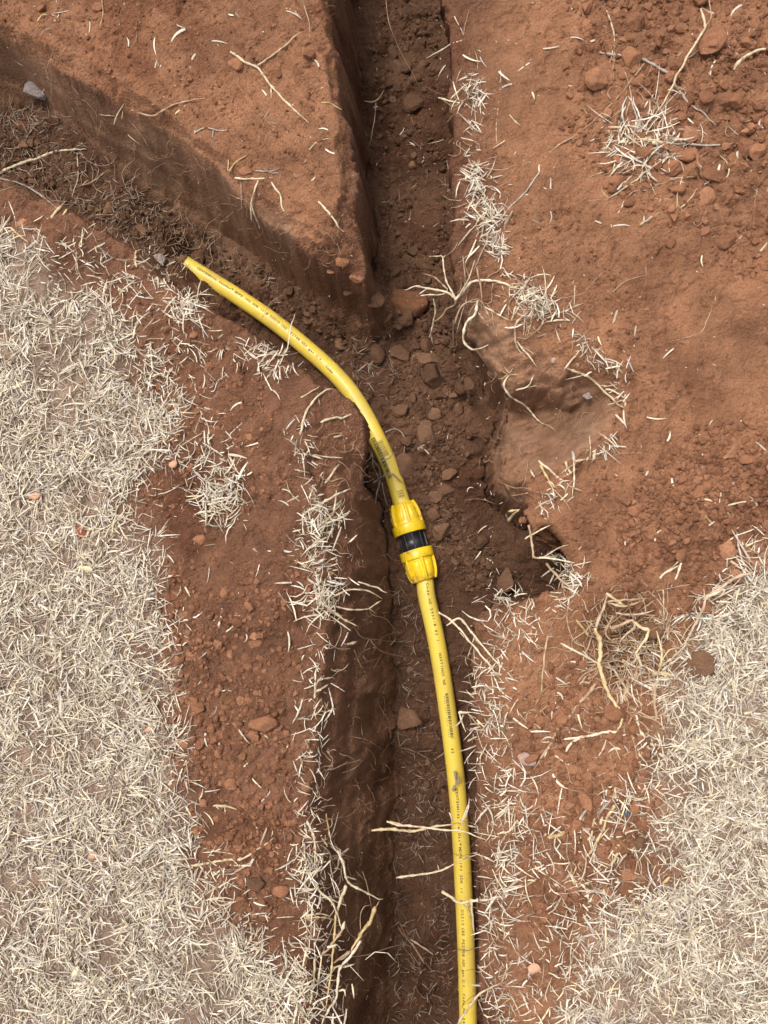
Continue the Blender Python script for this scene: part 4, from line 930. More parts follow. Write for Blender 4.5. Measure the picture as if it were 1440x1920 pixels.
# ------------------------------------------------------------------ stems, stolons and roots, each traced on the ground where it lies
def path3(pts, rad, zz=None):
    p = np.array(pts, float); d = np.concatenate([[0], np.cumsum(np.hypot(*np.diff(p[:, :2], axis=0).T))])
    sm = catmull([np.array([a, b, 0]) for a, b in p[:, :2]], 8); u = arclen(sm); n = max(4, int(u[-1]/3.5)+1); t = np.linspace(0, u[-1], n)
    sx = np.interp(t, u, sm[:, 0]); sy = np.interp(t, u, sm[:, 1])
    g = drop(sx, sy); gz = np.where(np.isnan(g[:, 2]), 0, g[:, 2])
    if zz is None:
        k = 5; pad = np.pad(gz, k, mode='edge'); mxz = np.array([pad[i:i+2*k+1].max() for i in range(n)]); pad = np.pad(mxz, k, mode='edge')
        z = np.array([pad[i:i+2*k+1].mean() for i in range(n)])*.75+gz*.25; z = np.maximum(z, gz+.0)+rad*.75
    else:
        zs = np.linspace(0, 1, len(zz)); z = np.interp(t/t[-1], zs, zz); z = np.maximum(z, gz+rad*.6)
    C = unp(sx, sy, z)
    return C, t/t[-1]
def stem_mesh(pts, wpx, zz, seed, nodes=True, tip=.25):
    r = np.random.default_rng(seed); rad = wpx*PXM/2*.86
    C, t = path3(pts, rad, zz); n = len(C)
    C = C+np.stack([fbm(np.arange(n)*1.0, np.full(n, seed*1.7), 5, seed+i, 2) for i in range(3)], 1)*rad*.55
    R = rad*np.interp(t, [0, .08, .75, 1], [.7, 1, .78, tip])*(1+.10*r.normal(size=n))
    if nodes:
        s = arclen(C); sp = r.uniform(.014, .024); ph = r.uniform(0, sp)
        R = R*(1+.55*np.exp(-(((s-ph+sp/2) % sp-sp/2)/.0022)**2))
    return tube_np(C, R, 6)
MATS = {"c": MAT_CREAM, "y": MAT_YELLOW, "t": MAT_TAN, "r": MAT_ROOT, "g": MAT_GREY, "s": MAT_STRAW}
def stem(name, label, cat, lines, child="branch"):
    """lines: 'material width|path|heights'; the first is the stem, the others its branches"""
    root = None
    for i, l in enumerate(lines):
        q = l.split("|"); mk, w = q[0].split(); zz = [float(v) for v in q[2].split(",")] if len(q) > 2 else None
        V, F = stem_mesh(P(q[1]), float(w), zz, abs(hash(q[1])) % 9973 if False else sum(ord(c)*(k % 31+1) for k, c in enumerate(q[1])) % 9973, nodes=float(w) > 2.6)
        if root is None:
            org = V.mean(0); root = link(name, mesh_np(name, V-org, F), MATS[mk]); root.location = org; tag(root, label, cat)
        else:
            link(child, mesh_np(child, V-org, F), MATS[mk], root)
    return root
S, RT = "grass_runner", "root"
# slanting trench
stem(S, "thick cream stem lying across the slanting trench", "stem", ["c 8|-20,334 25,313 55,303 100,285 140,281 163,280", "c 3|145,287 146,330 138,360 132,388"])
stem(S, "grey crooked stem along the bank below the thick cream one", "stem", ["g 5|-15,333 0,335 40,345 75,365 108,392", "g 4|38,345 45,335"])
stem(S, "short yellow stub on the lawn bank over the slanting trench", "stem", ["y 6|97,410 110,393 123,378", "y 5|118,404 126,390"])
stem(S, "yellow stem lying diagonally in the straw of the lawn bank", "stem", ["y 5|20,428 35,440 55,457", "c 3|17,378 28,408 32,432"])
stem(S, "bent stem with yellow tip standing on the lawn bank", "stem", ["c 4|143,497 145,470 150,455 161,428"])
stem(S, "pale stem poking from the bank beside the chalky stone", "stem", ["c 5|256,502 253,480 254,472 264,466"])
stem(RT, "thin root dangling down the smooth slanting wall", "root", ["r 1.8|240,222 268,258 282,285 292,307", "c 3|240,252 262,272"])
stem(S, "small crossed twig stuck on the slanting wall", "twig", ["c 3|214,234 221,213 233,194", "t 2.5|187,215 228,219", "y 3|228,223 231,205"])
stem(RT, "hair root hanging over the grey stone", "root", ["t 1.8|84,125 95,160 94,205", "t 1.5|96,140 97,190"])
stem(S, "dark twig half buried in slanting trench straw", "twig", ["r 4|150,350 175,340 205,318", "r 3|180,403 222,402"])
# wedge
stem(S, "forked cream stem with a long side branch on the wedge", "stem", ["c 6|433,97 460,117 483,127 500,150 520,175 550,205 578,230", "t 4|483,123 510,105 537,83 560,63 580,52", "c 3|508,163 508,186", "c 3|545,200 552,195"])
stem(S, "low stick lying along the wedge's slanting rim", "stem", ["t 4.5|258,212 285,217 300,210 330,195 358,188 385,183", "r 2|385,183 388,165 380,150"])
stem(S, "crooked grey twig on the middle of the wedge", "twig", ["g 3.5|365,250 385,240 410,244 443,243", "g 2.5|400,241 398,262"])
stem(S, "yellow bent stem above the root cluster on the wedge", "stem", ["y 4.5|430,322 440,306 463,290", "y 3|428,322 428,300"])
stem(RT, "root cluster with long pale legs on the wedge's face", "root cluster", ["c 5|441,334 470,336 512,333", "c 4|484,338 473,372 472,388 481,412 487,431", "c 3|470,385 471,416", "c 4.5|507,340 516,353 526,368 528,386 540,403", "t 2.5|443,371 472,378", "t 2|452,336 452,372 458,440 459,468", "g 3.5|480,320 505,322 525,315"], "rootlet")
stem(S, "lone pale stem low on the wedge near its tip", "stem", ["c 5|597,378 610,392 625,408 635,425 645,435"])
stem(S, "short arched stem near the wedge's long edge", "stem", ["c 3|580,281 595,266 621,258"])
stem(S, "yellowish straw piece at the wedge's rim", "stem", ["y 3.5|602,192 620,194 641,206"])
stem(RT, "brown thread root curving at the top of the wedge", "root", ["r 3|190,-10 193,25 185,55 165,82", "r 2|255,35 256,70 245,95"])
stem(S, "yellow bent stem near the top of the wedge", "stem", ["y 3.5|535,16 552,21 564,38", "t 3|563,-10 575,25 581,50 580,68"])
stem(S, "small yellowish curl on the wedge near the slanting rim", "stem", ["y 4|70,42 80,28 91,30"])
# upper trench
stem(RT, "long thin root hanging along the upper trench", "root", ["t 2|723,-10 727,30 735,60 755,105 775,140 790,172|-.10,-.12,-.16,-.2"])
stem(RT, "pale forked root reaching from the rim over the upper trench", "root", ["c 3|868,76 845,83 830,92 800,109|-.02,-.03", "t 2.5|868,76 872,50 880,18|-.01,.01", "c 2.5|851,30 862,50 869,66|-.01,0"])
stem(RT, "root curling out of the wedge into the upper trench", "root", ["t 4|683,190 697,191 710,184 721,168|-.2,-.2", "t 2.5|705,192 702,225 693,272|-.2,-.24"])
# loose upper bank
stem(S, "purplish stem with pale ends crossing the loose bank", "stem", ["g 6|1125,97 1160,104 1205,112 1240,130 1263,148 1270,166 1290,190 1318,214 1342,233", "t 3|1155,105 1150,125 1146,148"])
stem(S, "long forked stem leaning between clods of the loose bank", "stem", ["c 5|1315,18 1322,50 1305,80 1285,115 1270,140 1262,160 1245,190 1228,218|.03,.035,.03,.02", "t 3|1322,50 1333,30 1328,-10|.03,.03", "t 3|1262,160 1290,170|.02,.01"])
stem(S, "long straight tan stem slanting out of the straw tuft", "stem", ["t 4|1208,118 1185,150 1155,185 1120,220 1085,250 1050,272 1015,300 1002,320"])
stem(S, "thin grey trailing stem ending at the junction root clump", "stem", ["g 3.5|1012,322 985,360 955,390 935,415 905,470 888,508", "g 2|955,390 940,380"])
stem(S, "thick cream stem at the border of the loose bank", "stem", ["c 7|1375,132 1395,108 1420,96 1460,90"])
stem(S, "upright brown stem above the straw tuft", "stem", ["t 4|1128,-10 1140,25 1150,60 1153,98", "t 3|1170,130 1180,160 1186,205", "t 2.5|1140,25 1165,-10", "c 2.5|1150,90 1140,130", "c 2|1152,95 1150,150"])
stem(S, "long purplish straw running level beside the straw tuft", "stem", ["g 4.5|1222,266 1260,268 1330,272 1402,267", "c 6|1222,270 1262,268", "c 4|1260,285 1300,295"])
stem(RT, "stout brown root arching among the loose bank clods", "root", ["r 6|1312,283 1306,300 1318,330 1337,357", "r 3|1310,295 1330,283"])
stem(RT, "cream forked root under the straw tuft", "root", ["c 4|1255,335 1285,332 1300,330", "c 4|1278,340 1270,365 1271,392 1290,378 1308,352", "t 2.5|1225,372 1250,373 1272,385 1292,412"])
stem(S, "thin curled stem at the edge of the loose bank", "stem", ["c 3|1346,340 1364,330 1364,308 1345,284"])
stem(S, "pale stem beneath the straw tuft", "stem", ["c 4|1143,372 1175,350 1206,328", "c 3|1165,345 1190,347"])
stem(S, "knobbed short stem below the straw tuft", "stem", ["c 4.5|1198,422 1220,408 1240,406"])
stem(RT, "fine upright root on the smooth orange slope", "root", ["t 2.5|935,190 930,250 935,290 943,318", "t 3|903,315 942,318 970,308", "c 3.5|955,215 965,228 978,238"])
stem(S, "pale stem reaching over the upper trench from the rim tuft", "stem", ["c 4|822,183 850,190 882,196|-.02,-.01,0", "c 3|845,186 870,162 893,148|0,.006"])
stem(RT, "long thread root on the bare slope right of the bulge".replace("right of", "beyond"), "root", ["t 2.2|1348,538 1336,575 1325,602 1310,625 1250,642", "r 2|1210,490 1211,520 1208,545", "t 2|1335,600 1370,603"])
stem(S, "white straw piece at the border of the bare slope", "stem", ["c 5.5|1424,472 1442,450"])
stem(RT, "thin root hooked on orange soil below the rim tuft", "root", ["t 2|1140,545 1145,550 1172,528 1210,515", "t 2|1097,545 1118,522 1135,505"])
# junction root clump
stem("root_clump", "sprawling pale root clump hanging over the trench junction", "root clump", [
 "c 6|853,563 870,545 885,529 915,525 940,530 965,540 982,548|-.03,-.005,0",
 "c 4|855,560 840,535 832,505 829,482 820,481 805,481|-.04,-.04,-.05", "c 3|830,484 836,478|-.05,-.05", "t 3|838,542 815,520 795,513|-.04,-.06",
 "c 5|857,562 838,548 800,540 780,537 759,544|-.03,-.05,-.05", "c 3|787,551 802,540|-.05,-.05", "c 3|789,554 832,551 840,540|-.05,-.04", "c 4|856,560 852,572 836,580 829,592 811,605|-.05,-.12",
 "c 3.5|813,560 816,585 812,606 804,634|-.08,-.14", "c 2.5|813,606 808,625 812,645|-.12,-.15", "c 3|860,555 880,520 890,488|-.02,0",
 "c 6|897,563 890,590 875,605 869,625 870,640 880,652 896,654 918,646|-.02,-.045,-.07", "t 5|902,562 915,590 925,615 933,634|-.02,-.05", "t 3|897,586 921,617|-.03,-.05",
 "t 4|893,500 900,535 903,562|.003,0", "c 4|910,575 935,590 956,601", "t 4|852,606 865,575 885,563 897,562|-.05,-.02", "t 2.5|880,610 888,590 897,575|-.045,-.03", "t 2|868,480 872,530 860,556|.01,-.02", "t 2|875,560 862,600 856,625|-.03,-.06", "g 2.5|850,600 850,650 852,648|-.1,-.16"], "rootlet")
stem(RT, "branching root hanging over the smooth bulge", "root", ["t 5|990,586 968,607 966,635 972,655 985,671", "c 4|969,640 990,665 1007,687", "c 2.5|972,645 995,660 1010,670", "t 3|975,608 990,612"])
stem(S, "flat straw fan on the rim above the smooth bulge", "stem", ["c 5|968,557 985,563 1018,568", "c 4|1018,570 1015,597", "c 5|968,575 958,600", "c 4|975,572 965,590", "c 3|940,530 945,545", "c 4|990,575 1010,582"])
stem(S, "slender stems lying above the bulge on orange soil", "stem", ["t 4|1025,597 1060,583 1098,567", "c 4|1025,603 1065,600 1084,607", "c 3|1040,600 1065,621", "t 2.5|1060,583 1085,540", "t 3|1078,535 1076,575"])
stem(RT, "hooked cream root with a star of rootlets on the scoop", "root", ["c 5|955,702 947,714 946,727 960,745 980,757 995,772 1010,789 1022,797", "t 2.5|1020,795 1032,800 1046,814", "y 2.5|953,702 936,693", "y 2.5|953,702 940,710 934,709", "y 3|955,703 974,703", "y 2|955,700 945,688", "y 2|955,700 962,690", "c 2.5|980,768 1000,780"], "rootlet")
stem(S, "small forked twig beside the hooked root", "twig", ["c 4|967,732 990,724 1003,701", "t 3|990,726 1010,722"])
stem(S, "straight pale stem leaning at the bulge's upper side", "stem", ["c 4|1059,692 1075,672 1094,649", "t 2.5|1050,637 1070,647", "r 2|1074,645 1066,690"])
stem(S, "long cream stem along the scoop's outer rim", "stem", ["c 6|1063,691 1095,703 1115,717 1140,740 1171,766", "c 4|1135,730 1150,733 1173,749", "c 4.5|1173,740 1171,765", "c 3|1140,759 1172,749", "c 3|1132,725 1160,720"])
stem(S, "short straw below the scoop's rim stem", "stem", ["c 5|1154,776 1173,798"])
stem(S, "three crossed straws forming a V on the scoop", "stem", ["c 5|1011,863 1040,890 1075,915|-.05,-.03", "y 5.5|1014,872 1025,893 1037,917", "c 4.5|1074,845 1076,890 1074,932", "c 7|1061,865 1071,890", "g 6|1076,850 1078,872", "t 2.5|1037,917 1060,940 1070,958"])
stem(S, "pale broken straw with a long brown thread root", "stem", ["c 6|1078,866 1100,861", "r 2.2|1100,862 1135,858 1170,850 1210,850 1242,866", "r 2|1162,815 1165,830 1170,850", "c 6|1115,846 1113,862"])
stem(S, "wide yellow leaf blade over the lip of the scoop's overhang", "leaf", ["y 7|954,977 963,965 974,954", "y 5|952,960 972,956"])
stem(RT, "wiry brown roots over the small pit in the scoop", "root", ["r 2.2|933,902 965,915 985,915 1026,928", "r 2|991,858 985,900 976,918", "r 2|958,930 990,925", "r 1.8|870,938 900,936 930,945"], "rootlet")
stem(S, "angular stem framing the dark hole's upper lip", "stem", ["t 5|992,985 997,1010 1000,1035 1005,1045 1040,1043|-.02,-.01,0", "c 4|985,1011 1005,998 1031,985|-.02,0", "c 4|1010,1046 1040,1048 1081,1056|0,.004", "t 3|1018,1046 1045,1028 1067,1021|0,.004"])
stem(S, "tan stem leaning over the dark hole's outer lip", "stem", ["t 5.5|1024,1056 1050,1085 1075,1108 1092,1122|-.02,0", "c 3|1057,1098 1085,1115"])
# crumbly bank
stem(S, "forked grey twig alone on the crumbly bank", "twig", ["c 4.5|1315,935 1330,938 1352,948 1390,942 1430,935", "c 4|1352,946 1365,960 1373,976", "c 3|1348,945 1353,918", "c 4|1322,966 1335,981"])
stem(S, "small straw fork under the biggest bank clod", "stem", ["c 4.5|1279,1053 1270,1080 1258,1101", "c 5|1237,1084 1255,1070 1275,1060", "t 2.5|1230,1108 1270,1100 1312,1094", "c 3|1255,1070 1280,1045", "t 3|1243,1100 1246,1170"])
# root tangle
TANGLE = stem("root_tangle", "big tangle of torn yellow roots beside the corner lawn", "root tangle", [
 "y 9|1116,1178 1123,1205 1125,1240 1127,1258 1133,1275 1142,1300 1155,1322 1168,1341 1164,1358 1155,1371|.02,.015,.012,.012,.01",
 "c 6|1157,1370 1125,1375 1095,1382 1065,1384 1042,1387", "t 6|1117,1178 1125,1155 1138,1122 1141,1112|.02,.025", "y 6|1137,1112 1155,1125 1171,1138|.025,.02", "t 5|1140,1128 1180,1125 1212,1121|.025,.02", "c 5|1140,1130 1170,1137 1206,1127|.02,.02",
 "t 4.5|1155,1149 1190,1152 1227,1144|.02,.015", "t 6|1144,1180 1165,1170 1185,1162 1191,1175 1175,1190 1165,1200 1162,1209|.02,.025,.012", "y 7|1190,1165 1205,1178 1216,1182 1212,1197 1200,1215 1192,1226|.025,.02,.015", "c 6|1193,1226 1200,1240 1205,1251|.015,.01", "t 4|1195,1226 1193,1250 1196,1285",
 "t 5|1128,1250 1150,1255 1165,1280 1180,1300 1195,1315 1211,1327", "c 5|1051,1206 1090,1227 1124,1244", "y 5|1080,1163 1097,1182 1104,1193", "t 4|1150,1155 1135,1185 1145,1200 1160,1195|.02,.012", "r 3|1175,1110 1180,1140 1190,1165|.02,.025", "t 3.5|1150,1260 1185,1255 1225,1245", "r 2.5|1190,1165 1220,1180 1245,1165|.02,.01", "t 3|1110,1200 1117,1240 1113,1282", "g 3|1200,1262 1230,1265", "c 4|1163,1300 1175,1320", "t 3|1240,1160 1265,1185 1300,1205", "r 2|1170,1290 1200,1330 1230,1370", "g 4|1190,1270 1205,1262 1215,1240"], "rootlet")
stem(S, "long tan runner arching from the tangle to the corner lawn", "stem", ["t 6|1408,1074 1380,1083 1350,1103 1325,1120 1320,1137 1305,1165 1290,1195 1280,1215 1257,1236|.025,.03,.03,.015", "c 6|1325,1121 1345,1112 1357,1106 1350,1119|.03,.03", "c 3|1258,1235 1240,1250|.015,.01"])
stem(S, "forked cream straw on the corner lawn's upper edge", "stem", ["c 6|1370,1052 1395,1066 1420,1082 1450,1092", "c 4|1394,1065 1409,1078", "c 4.5|1424,1058 1431,1082", "c 4|1378,1062 1392,1066"])
stem(S, "yellow crown of stems at the tangle's outer end", "stem", ["y 5|1234,1262 1240,1235 1237,1205 1232,1184|.01,.03", "y 8|1223,1264 1245,1263 1267,1268", "c 4|1242,1258 1260,1243 1277,1231|.01,.015", "g 7|1262,1262 1275,1275 1283,1287", "y 3|1238,1240 1255,1220 1270,1215|.015,.02", "g 4|1225,1262 1210,1280 1195,1272"])
stem(S, "stout tan stub pointing down from the yellow crown", "stem", ["t 7|1228,1274 1227,1310 1229,1340 1228,1358", "c 3.5|1229,1318 1245,1312 1250,1328 1242,1343"])
stem(S, "long tan stem slanting across the bare strip", "stem", ["t 7|1116,1282 1095,1310 1065,1345 1045,1370 1030,1395 1012,1422 1002,1441", "c 4|1045,1372 1030,1390 1014,1391", "c 4|1030,1398 1020,1420", "t 3|1000,1355 1020,1372 1033,1378"])
stem(RT, "thin reddish root along the bare strip's pipe side", "root", ["t 4.5|1028,1190 1022,1225 1018,1260 1015,1295 1004,1322", "t 2.5|998,1262 1030,1245 1053,1222", "t 3|1020,1255 1030,1272"])
stem(S, "cream stem running into the corner lawn below the stub", "stem", ["c 5.5|1193,1340 1200,1370 1215,1390 1235,1410 1256,1437", "t 3|1210,1386 1228,1436", "t 3.5|1184,1374 1193,1410 1200,1441"])
stem(S, "small pale V of straw on the bare strip", "stem", ["c 4|1039,1415 1052,1424 1063,1434", "c 4.5|1063,1434 1085,1420"])
stem(RT, "thick yellow root curving past the blue stone", "root", ["y 5.5|1153,1474 1154,1495 1150,1515 1138,1535 1133,1555 1120,1575 1105,1600 1090,1615 1080,1626 1073,1642", "t 2|1144,1414 1150,1440 1148,1455 1155,1474", "t 2|1168,1440 1162,1458 1155,1472"])
stem(RT, "cream root with a grey end beside the flat angular clod", "root", ["y 8|1028,1571 1045,1567 1067,1556", "g 6|1068,1555 1080,1543 1095,1525 1107,1503", "y 6|1073,1552 1090,1545 1097,1533", "t 4|1068,1556 1080,1570 1088,1576", "c 3|1020,1567 1032,1555"])
stem(RT, "kinked root between the two pale roots", "root", ["y 5|1100,1577 1110,1566 1112,1545 1120,1525", "g 5|1120,1525 1140,1505 1150,1492", "c 6|1126,1546 1131,1530", "t 4|1085,1574 1088,1612"])
stem(RT, "short yellow root tip in the lawn notch", "root", ["y 5.5|1160,1584 1160,1600 1148,1615 1134,1636"])
stem(RT, "thin wiry roots across the lawn notch", "root", ["t 2.5|1185,1590 1195,1612 1203,1640 1220,1655 1236,1658", "y 6|1256,1645 1242,1656", "t 2|1195,1612 1190,1650"])
stem(S, "tan stem on the lower bare strip", "stem", ["t 4.5|985,1662 1000,1650 1030,1620", "t 3|970,1700 985,1662"])
# beside and over the pipe
stem(S, "twin stems reaching over the pipe below the coupling", "stem", ["c 4.5|823,1147 848,1165 870,1190 895,1220 920,1250 945,1280|-.06,-.02,.006", "c 4.5|838,1172 862,1160 880,1180 900,1205 930,1240 962,1272|-.05,-.02,.006", "c 3|890,1195 875,1238|-.04,-.08", "c 3|862,1185 872,1196|-.04,-.04"])
stem(S, "long double stem lying straight across the pipe", "stem", ["c 6|697,1557 735,1554 770,1558 800,1553 840,1547 860,1543|-.06,-.05,-.04", "c 4.5|726,1541 745,1546 765,1548 800,1552 830,1555 870,1560 911,1576|-.06,-.04,0", "c 3.5|842,1524 850,1541|-.04,-.04", "t 3|860,1543 880,1548 900,1552|-.04,-.02", "t 4|730,1540 760,1549|-.06,-.05"])
stem(S, "jointed stem pointing over the pipe from the trench side", "stem", ["c 4.5|743,1646 780,1640 805,1637 835,1628 869,1611|-.06,-.05,-.04", "c 3|823,1632 821,1622|-.05,-.04", "t 3|868,1611 900,1600|-.04,-.01"])
stem(S, "stout cream stem lying over the pipe's edge", "stem", ["c 6.5|829,1671 845,1680 862,1692 884,1688|-.04,-.03,-.025", "c 6|880,1688 905,1687 937,1686|-.03,-.01", "c 4|884,1690 886,1720 890,1755|-.03,-.04", "c 4|876,1695 882,1722|-.04,-.05"])
stem(S, "knotted stem climbing over the pipe at the lower border", "stem", ["c 5|856,1922 878,1890 900,1863 937,1843|-.06,-.03,0", "c 3|900,1863 905,1880|-.03,-.03"])
stem(S, "cream stub jutting from the rim towards the barcode", "stem", ["c 6|859,1337 878,1337|-.05,-.04", "t 4|878,1337 890,1352 902,1366|-.04,-.01", "c 3|882,1358 910,1357|-.03,-.01", "c 4.5|881,1370 900,1362|-.03,-.01", "c 4|876,1390 895,1380|-.03,-.01"])
stem("plant_wisp", "grey withered wisp lying on the pipe above the lettering", "plant wisp", ["g 6|853,1447 855,1460 853,1475|-.268,-.272", "g 8|853,1473 851,1483|-.270,-.272", "g 3|862,1455 858,1472|-.27,-.27"])
stem("plant_wisp", "grey withered root wisp draped over the pipe above the coupling", "plant wisp", ["g 4|700,905 718,893 735,889 745,896 758,908|-.26,-.235,-.25", "g 3|712,866 728,860 740,848|-.235,-.235", "g 3|697,850 700,875 708,890 712,905|-.2,-.25", "g 3|700,862 712,880 713,900|-.2,-.25", "g 4|713,900 707,925 704,945|-.24,-.26", "g 2.5|716,905 722,935 728,950|-.25,-.26", "g 2|670,905 690,903 706,895|-.15,-.24"], "rootlet")
stem(RT, "thin root drooping from the bank over the pipe", "root", ["g 1.8|612,790 640,782 660,775 682,766|-.03,-.06", "t 1.8|650,795 660,815 662,835 650,860|-.04,-.08"])
stem(S, "upright straw crossing in front of the pipe's bend", "stem", ["c 3.5|515,700 530,672 540,650 546,612 553,587|.0,.02,.02", "t 2|543,665 565,660|.01,-.02"])
stem(S, "straw standing before the pipe's buried end", "stem", ["c 3.5|368,565 372,545 378,520|.0,.02", "c 3|352,560 372,553 392,540|.0,-.01"])
stem(RT, "thread root laid over the pipe's bend", "root", ["t 2|490,600 500,580 510,565 535,550|-.2,-.22", "t 1.8|514,566 528,568|-.22,-.22"])
stem(RT, "angled grey rootlet on the floor near the kite clod", "root", ["g 2.8|721,811 742,804 757,818 757,850 747,872"])
# bank of the long trench
stem(S, "pale stolon bent over the bank where the pipe disappears", "stem", ["c 6|562,815 573,778 587,750 605,735 624,729", "c 3.5|560,748 582,735 600,723", "t 3|600,760 595,735"])
stem(S, "short thick straw on the bank above the torn ledge", "stem", ["c 6|602,792 630,782 640,785 659,777", "t 3|645,786 648,800"])
stem(S, "stubby straw at the small hollow of the bank", "stem", ["c 6|626,820 642,815", "t 2|642,815 648,850"])
stem(S, "long thin straw jutting from the fringe over the ledge", "stem", ["c 3.5|584,852 610,856 642,859", "c 5|585,853 604,861", "c 5.5|609,905 620,893 636,869"])
stem(S, "straight straw pointing from the fringe towards the coupling", "stem", ["c 5|582,957 610,940 645,921 657,916|.005,0,-.02", "c 4.5|606,982 622,965 641,941|0,-.02", "c 4.5|600,986 625,977 650,965 655,955|0,-.02"])
stem(S, "loop of two stems arching over the long trench", "stem", ["c 4|620,1122 645,1109 668,1105 690,1108 708,1117 717,1123|-.02,-.02,-.06", "c 4.5|621,1135 650,1142 672,1143 692,1141|-.02,-.05", "t 4|692,1141 705,1131 716,1126|-.05,-.06", "t 3|692,1141 706,1151|-.05,-.07"])
stem(S, "loose stem tip above the arching loop", "stem", ["c 4|671,1091 695,1098 708,1101 718,1108 727,1111|-.06,-.08"])
stem(S, "bundle of cream straw leaning out below the arching loop", "stem", ["c 6|596,1123 615,1140 635,1155 655,1167 669,1173|.004,-.01,-.03", "c 5|612,1140 630,1152 640,1154|-.01,-.02", "c 4|605,1130 622,1150|0,-.01"])
stem(RT, "fine branching root spread down the long trench wall", "root", ["t 2|664,1174 675,1192 690,1198 710,1200 735,1203 767,1204", "t 2|692,1198 710,1218 735,1227 757,1231", "t 1.8|692,1198 682,1218", "t 1.8|678,1210 682,1232 693,1241", "t 1.8|663,1218 680,1256", "t 2|692,1141 698,1153 722,1160 740,1180", "r 1.6|700,1255 715,1228"], "rootlet")
stem(S, "white stub sticking from the long trench wall", "stem", ["c 6.5|651,1208 668,1203"])
stem(S, "upright leaf blade in the fringe below the fine root", "stem", ["c 5|589,1310 592,1265 597,1246", "t 4|594,1275 625,1269", "c 4.5|592,1298 617,1284"])
stem(S, "small bent hook stem on the ledge edge", "stem", ["c 2.5|620,1254 632,1258 645,1254 654,1243"])
stem(RT, "hair roots hanging on the lower trench wall", "root", ["t 1.8|655,1380 690,1388 715,1405", "t 1.8|680,1385 678,1360", "t 1.8|640,1450 665,1440 680,1425", "r 1.6|640,1540 668,1560 690,1545"], "rootlet")
stem(S, "greenish thin stem on the fringe above the hanging plant", "stem", ["y 4|612,1525 615,1555 620,1586", "c 5|574,1538 585,1558 588,1572 592,1592 590,1628"])
stem(S, "hanging dry plant with forked runner over the long trench", "stem", ["c 5|632,1594 640,1612 647,1632 651,1650 665,1662 690,1675 708,1686 719,1686|-.01,-.02,-.05", "c 4|647,1643 668,1650|-.03,-.05", "c 4|637,1604 631,1630 621,1641", "c 3.5|641,1620 637,1657", "t 6|620,1585 640,1598 650,1603", "c 4|600,1602 618,1600"])
stem(S, "leafy jointed stem at the foot of the hanging plant", "stem", ["c 5|585,1650 605,1675 622,1690 630,1710 637,1730 642,1743|.004,-.01,-.02", "t 5|643,1743 630,1760 615,1778 594,1797|-.02,0", "c 7|648,1660 640,1687 634,1702 631,1716|-.01,-.02", "c 8|640,1745 648,1728|-.02,-.02", "c 6|614,1775 633,1772|-.005,-.01"])
stem(S, "thick yellow runner rising out of the long trench", "stem", ["y 8|706,1699 700,1715 692,1730 680,1747 668,1765 658,1782|-.07,-.05,-.04", "t 6|658,1782 640,1795 624,1806|-.04,-.02", "t 2.5|704,1702 712,1688|-.07,-.08"])
stem(S, "slim yellow upright stem below the leafy joint", "stem", ["y 4.5|630,1712 626,1760 622,1810 617,1852 610,1895|-.02,-.01", "c 4|622,1815 640,1810|-.02,-.02"])
stem(S, "long stem trailing to the lower border of the bank", "stem", ["c 5.5|677,1764 655,1795 637,1815 633,1845 630,1870 615,1895 598,1930|-.04,-.02,-.01", "c 4.5|634,1858 645,1856 648,1868|-.02,-.02", "c 4|637,1815 665,1808|-.03,-.04"])
stem(S, "pair of level straws beside the leafy joint", "stem", ["c 4|571,1722 605,1720 641,1727", "c 4|574,1716 597,1714 620,1718"])
stem(S, "stout pale stem at the lower end of the fringe", "stem", ["c 6|590,1795 588,1830 585,1860 577,1915", "c 5.5|576,1774 572,1795 567,1818", "c 5|540,1868 560,1885 577,1925"])
stem(RT, "thin curved root reaching across the trench floor edge", "root", ["t 2.2|660,1793 690,1790 720,1780 752,1771|-.1,-.2", "t 1.8|680,1634 688,1660 697,1705|-.06,-.08", "t 1.8|676,1745 676,1715 683,1700 695,1697|-.06,-.07"])
stem(RT, "forked root lying on the long trench floor", "root", ["t 5|763,1758 778,1767 795,1777 812,1790", "t 4.5|773,1768 785,1790 797,1808", "r 2.5|763,1758 750,1745 738,1718", "r 2|760,1755 748,1728", "r 2|768,1758 755,1772 775,1800 778,1830", "c 2.5|830,1778 815,1790"], "rootlet")
# bare strip
stem(S, "forked cream twig lying across the bare strip", "twig", ["c 5.5|358,1623 395,1618 425,1612 455,1610 485,1590 514,1571", "c 5|425,1618 445,1622 472,1623", "c 4|300,1600 325,1612 345,1624 362,1629", "t 2.5|380,1595 420,1598 452,1608", "c 4|285,1625 300,1668", "c 2.5|380,1620 388,1642"])
stem(S, "short pinkish stick on the bare strip above the forked twig", "stem", ["c 5.5|400,1511 420,1511 444,1518", "c 3|405,1510 412,1518"])
stem(S, "thin brown twig upright on the bare strip", "twig", ["t 3.5|369,760 380,780 390,800 397,843", "t 2.5|385,785 388,795"])
stem(S, "single pale straw standing near the bare strip's middle", "stem", ["c 6|430,855 437,868 445,885"])
stem(S, "thin grey straw beside the fringe bundle", "stem", ["g 2.5|516,1100 535,1130 555,1155"])
stem(S, "straw resting against the biggest strip clod", "stem", ["c 4.5|471,1372 488,1374 504,1384"])
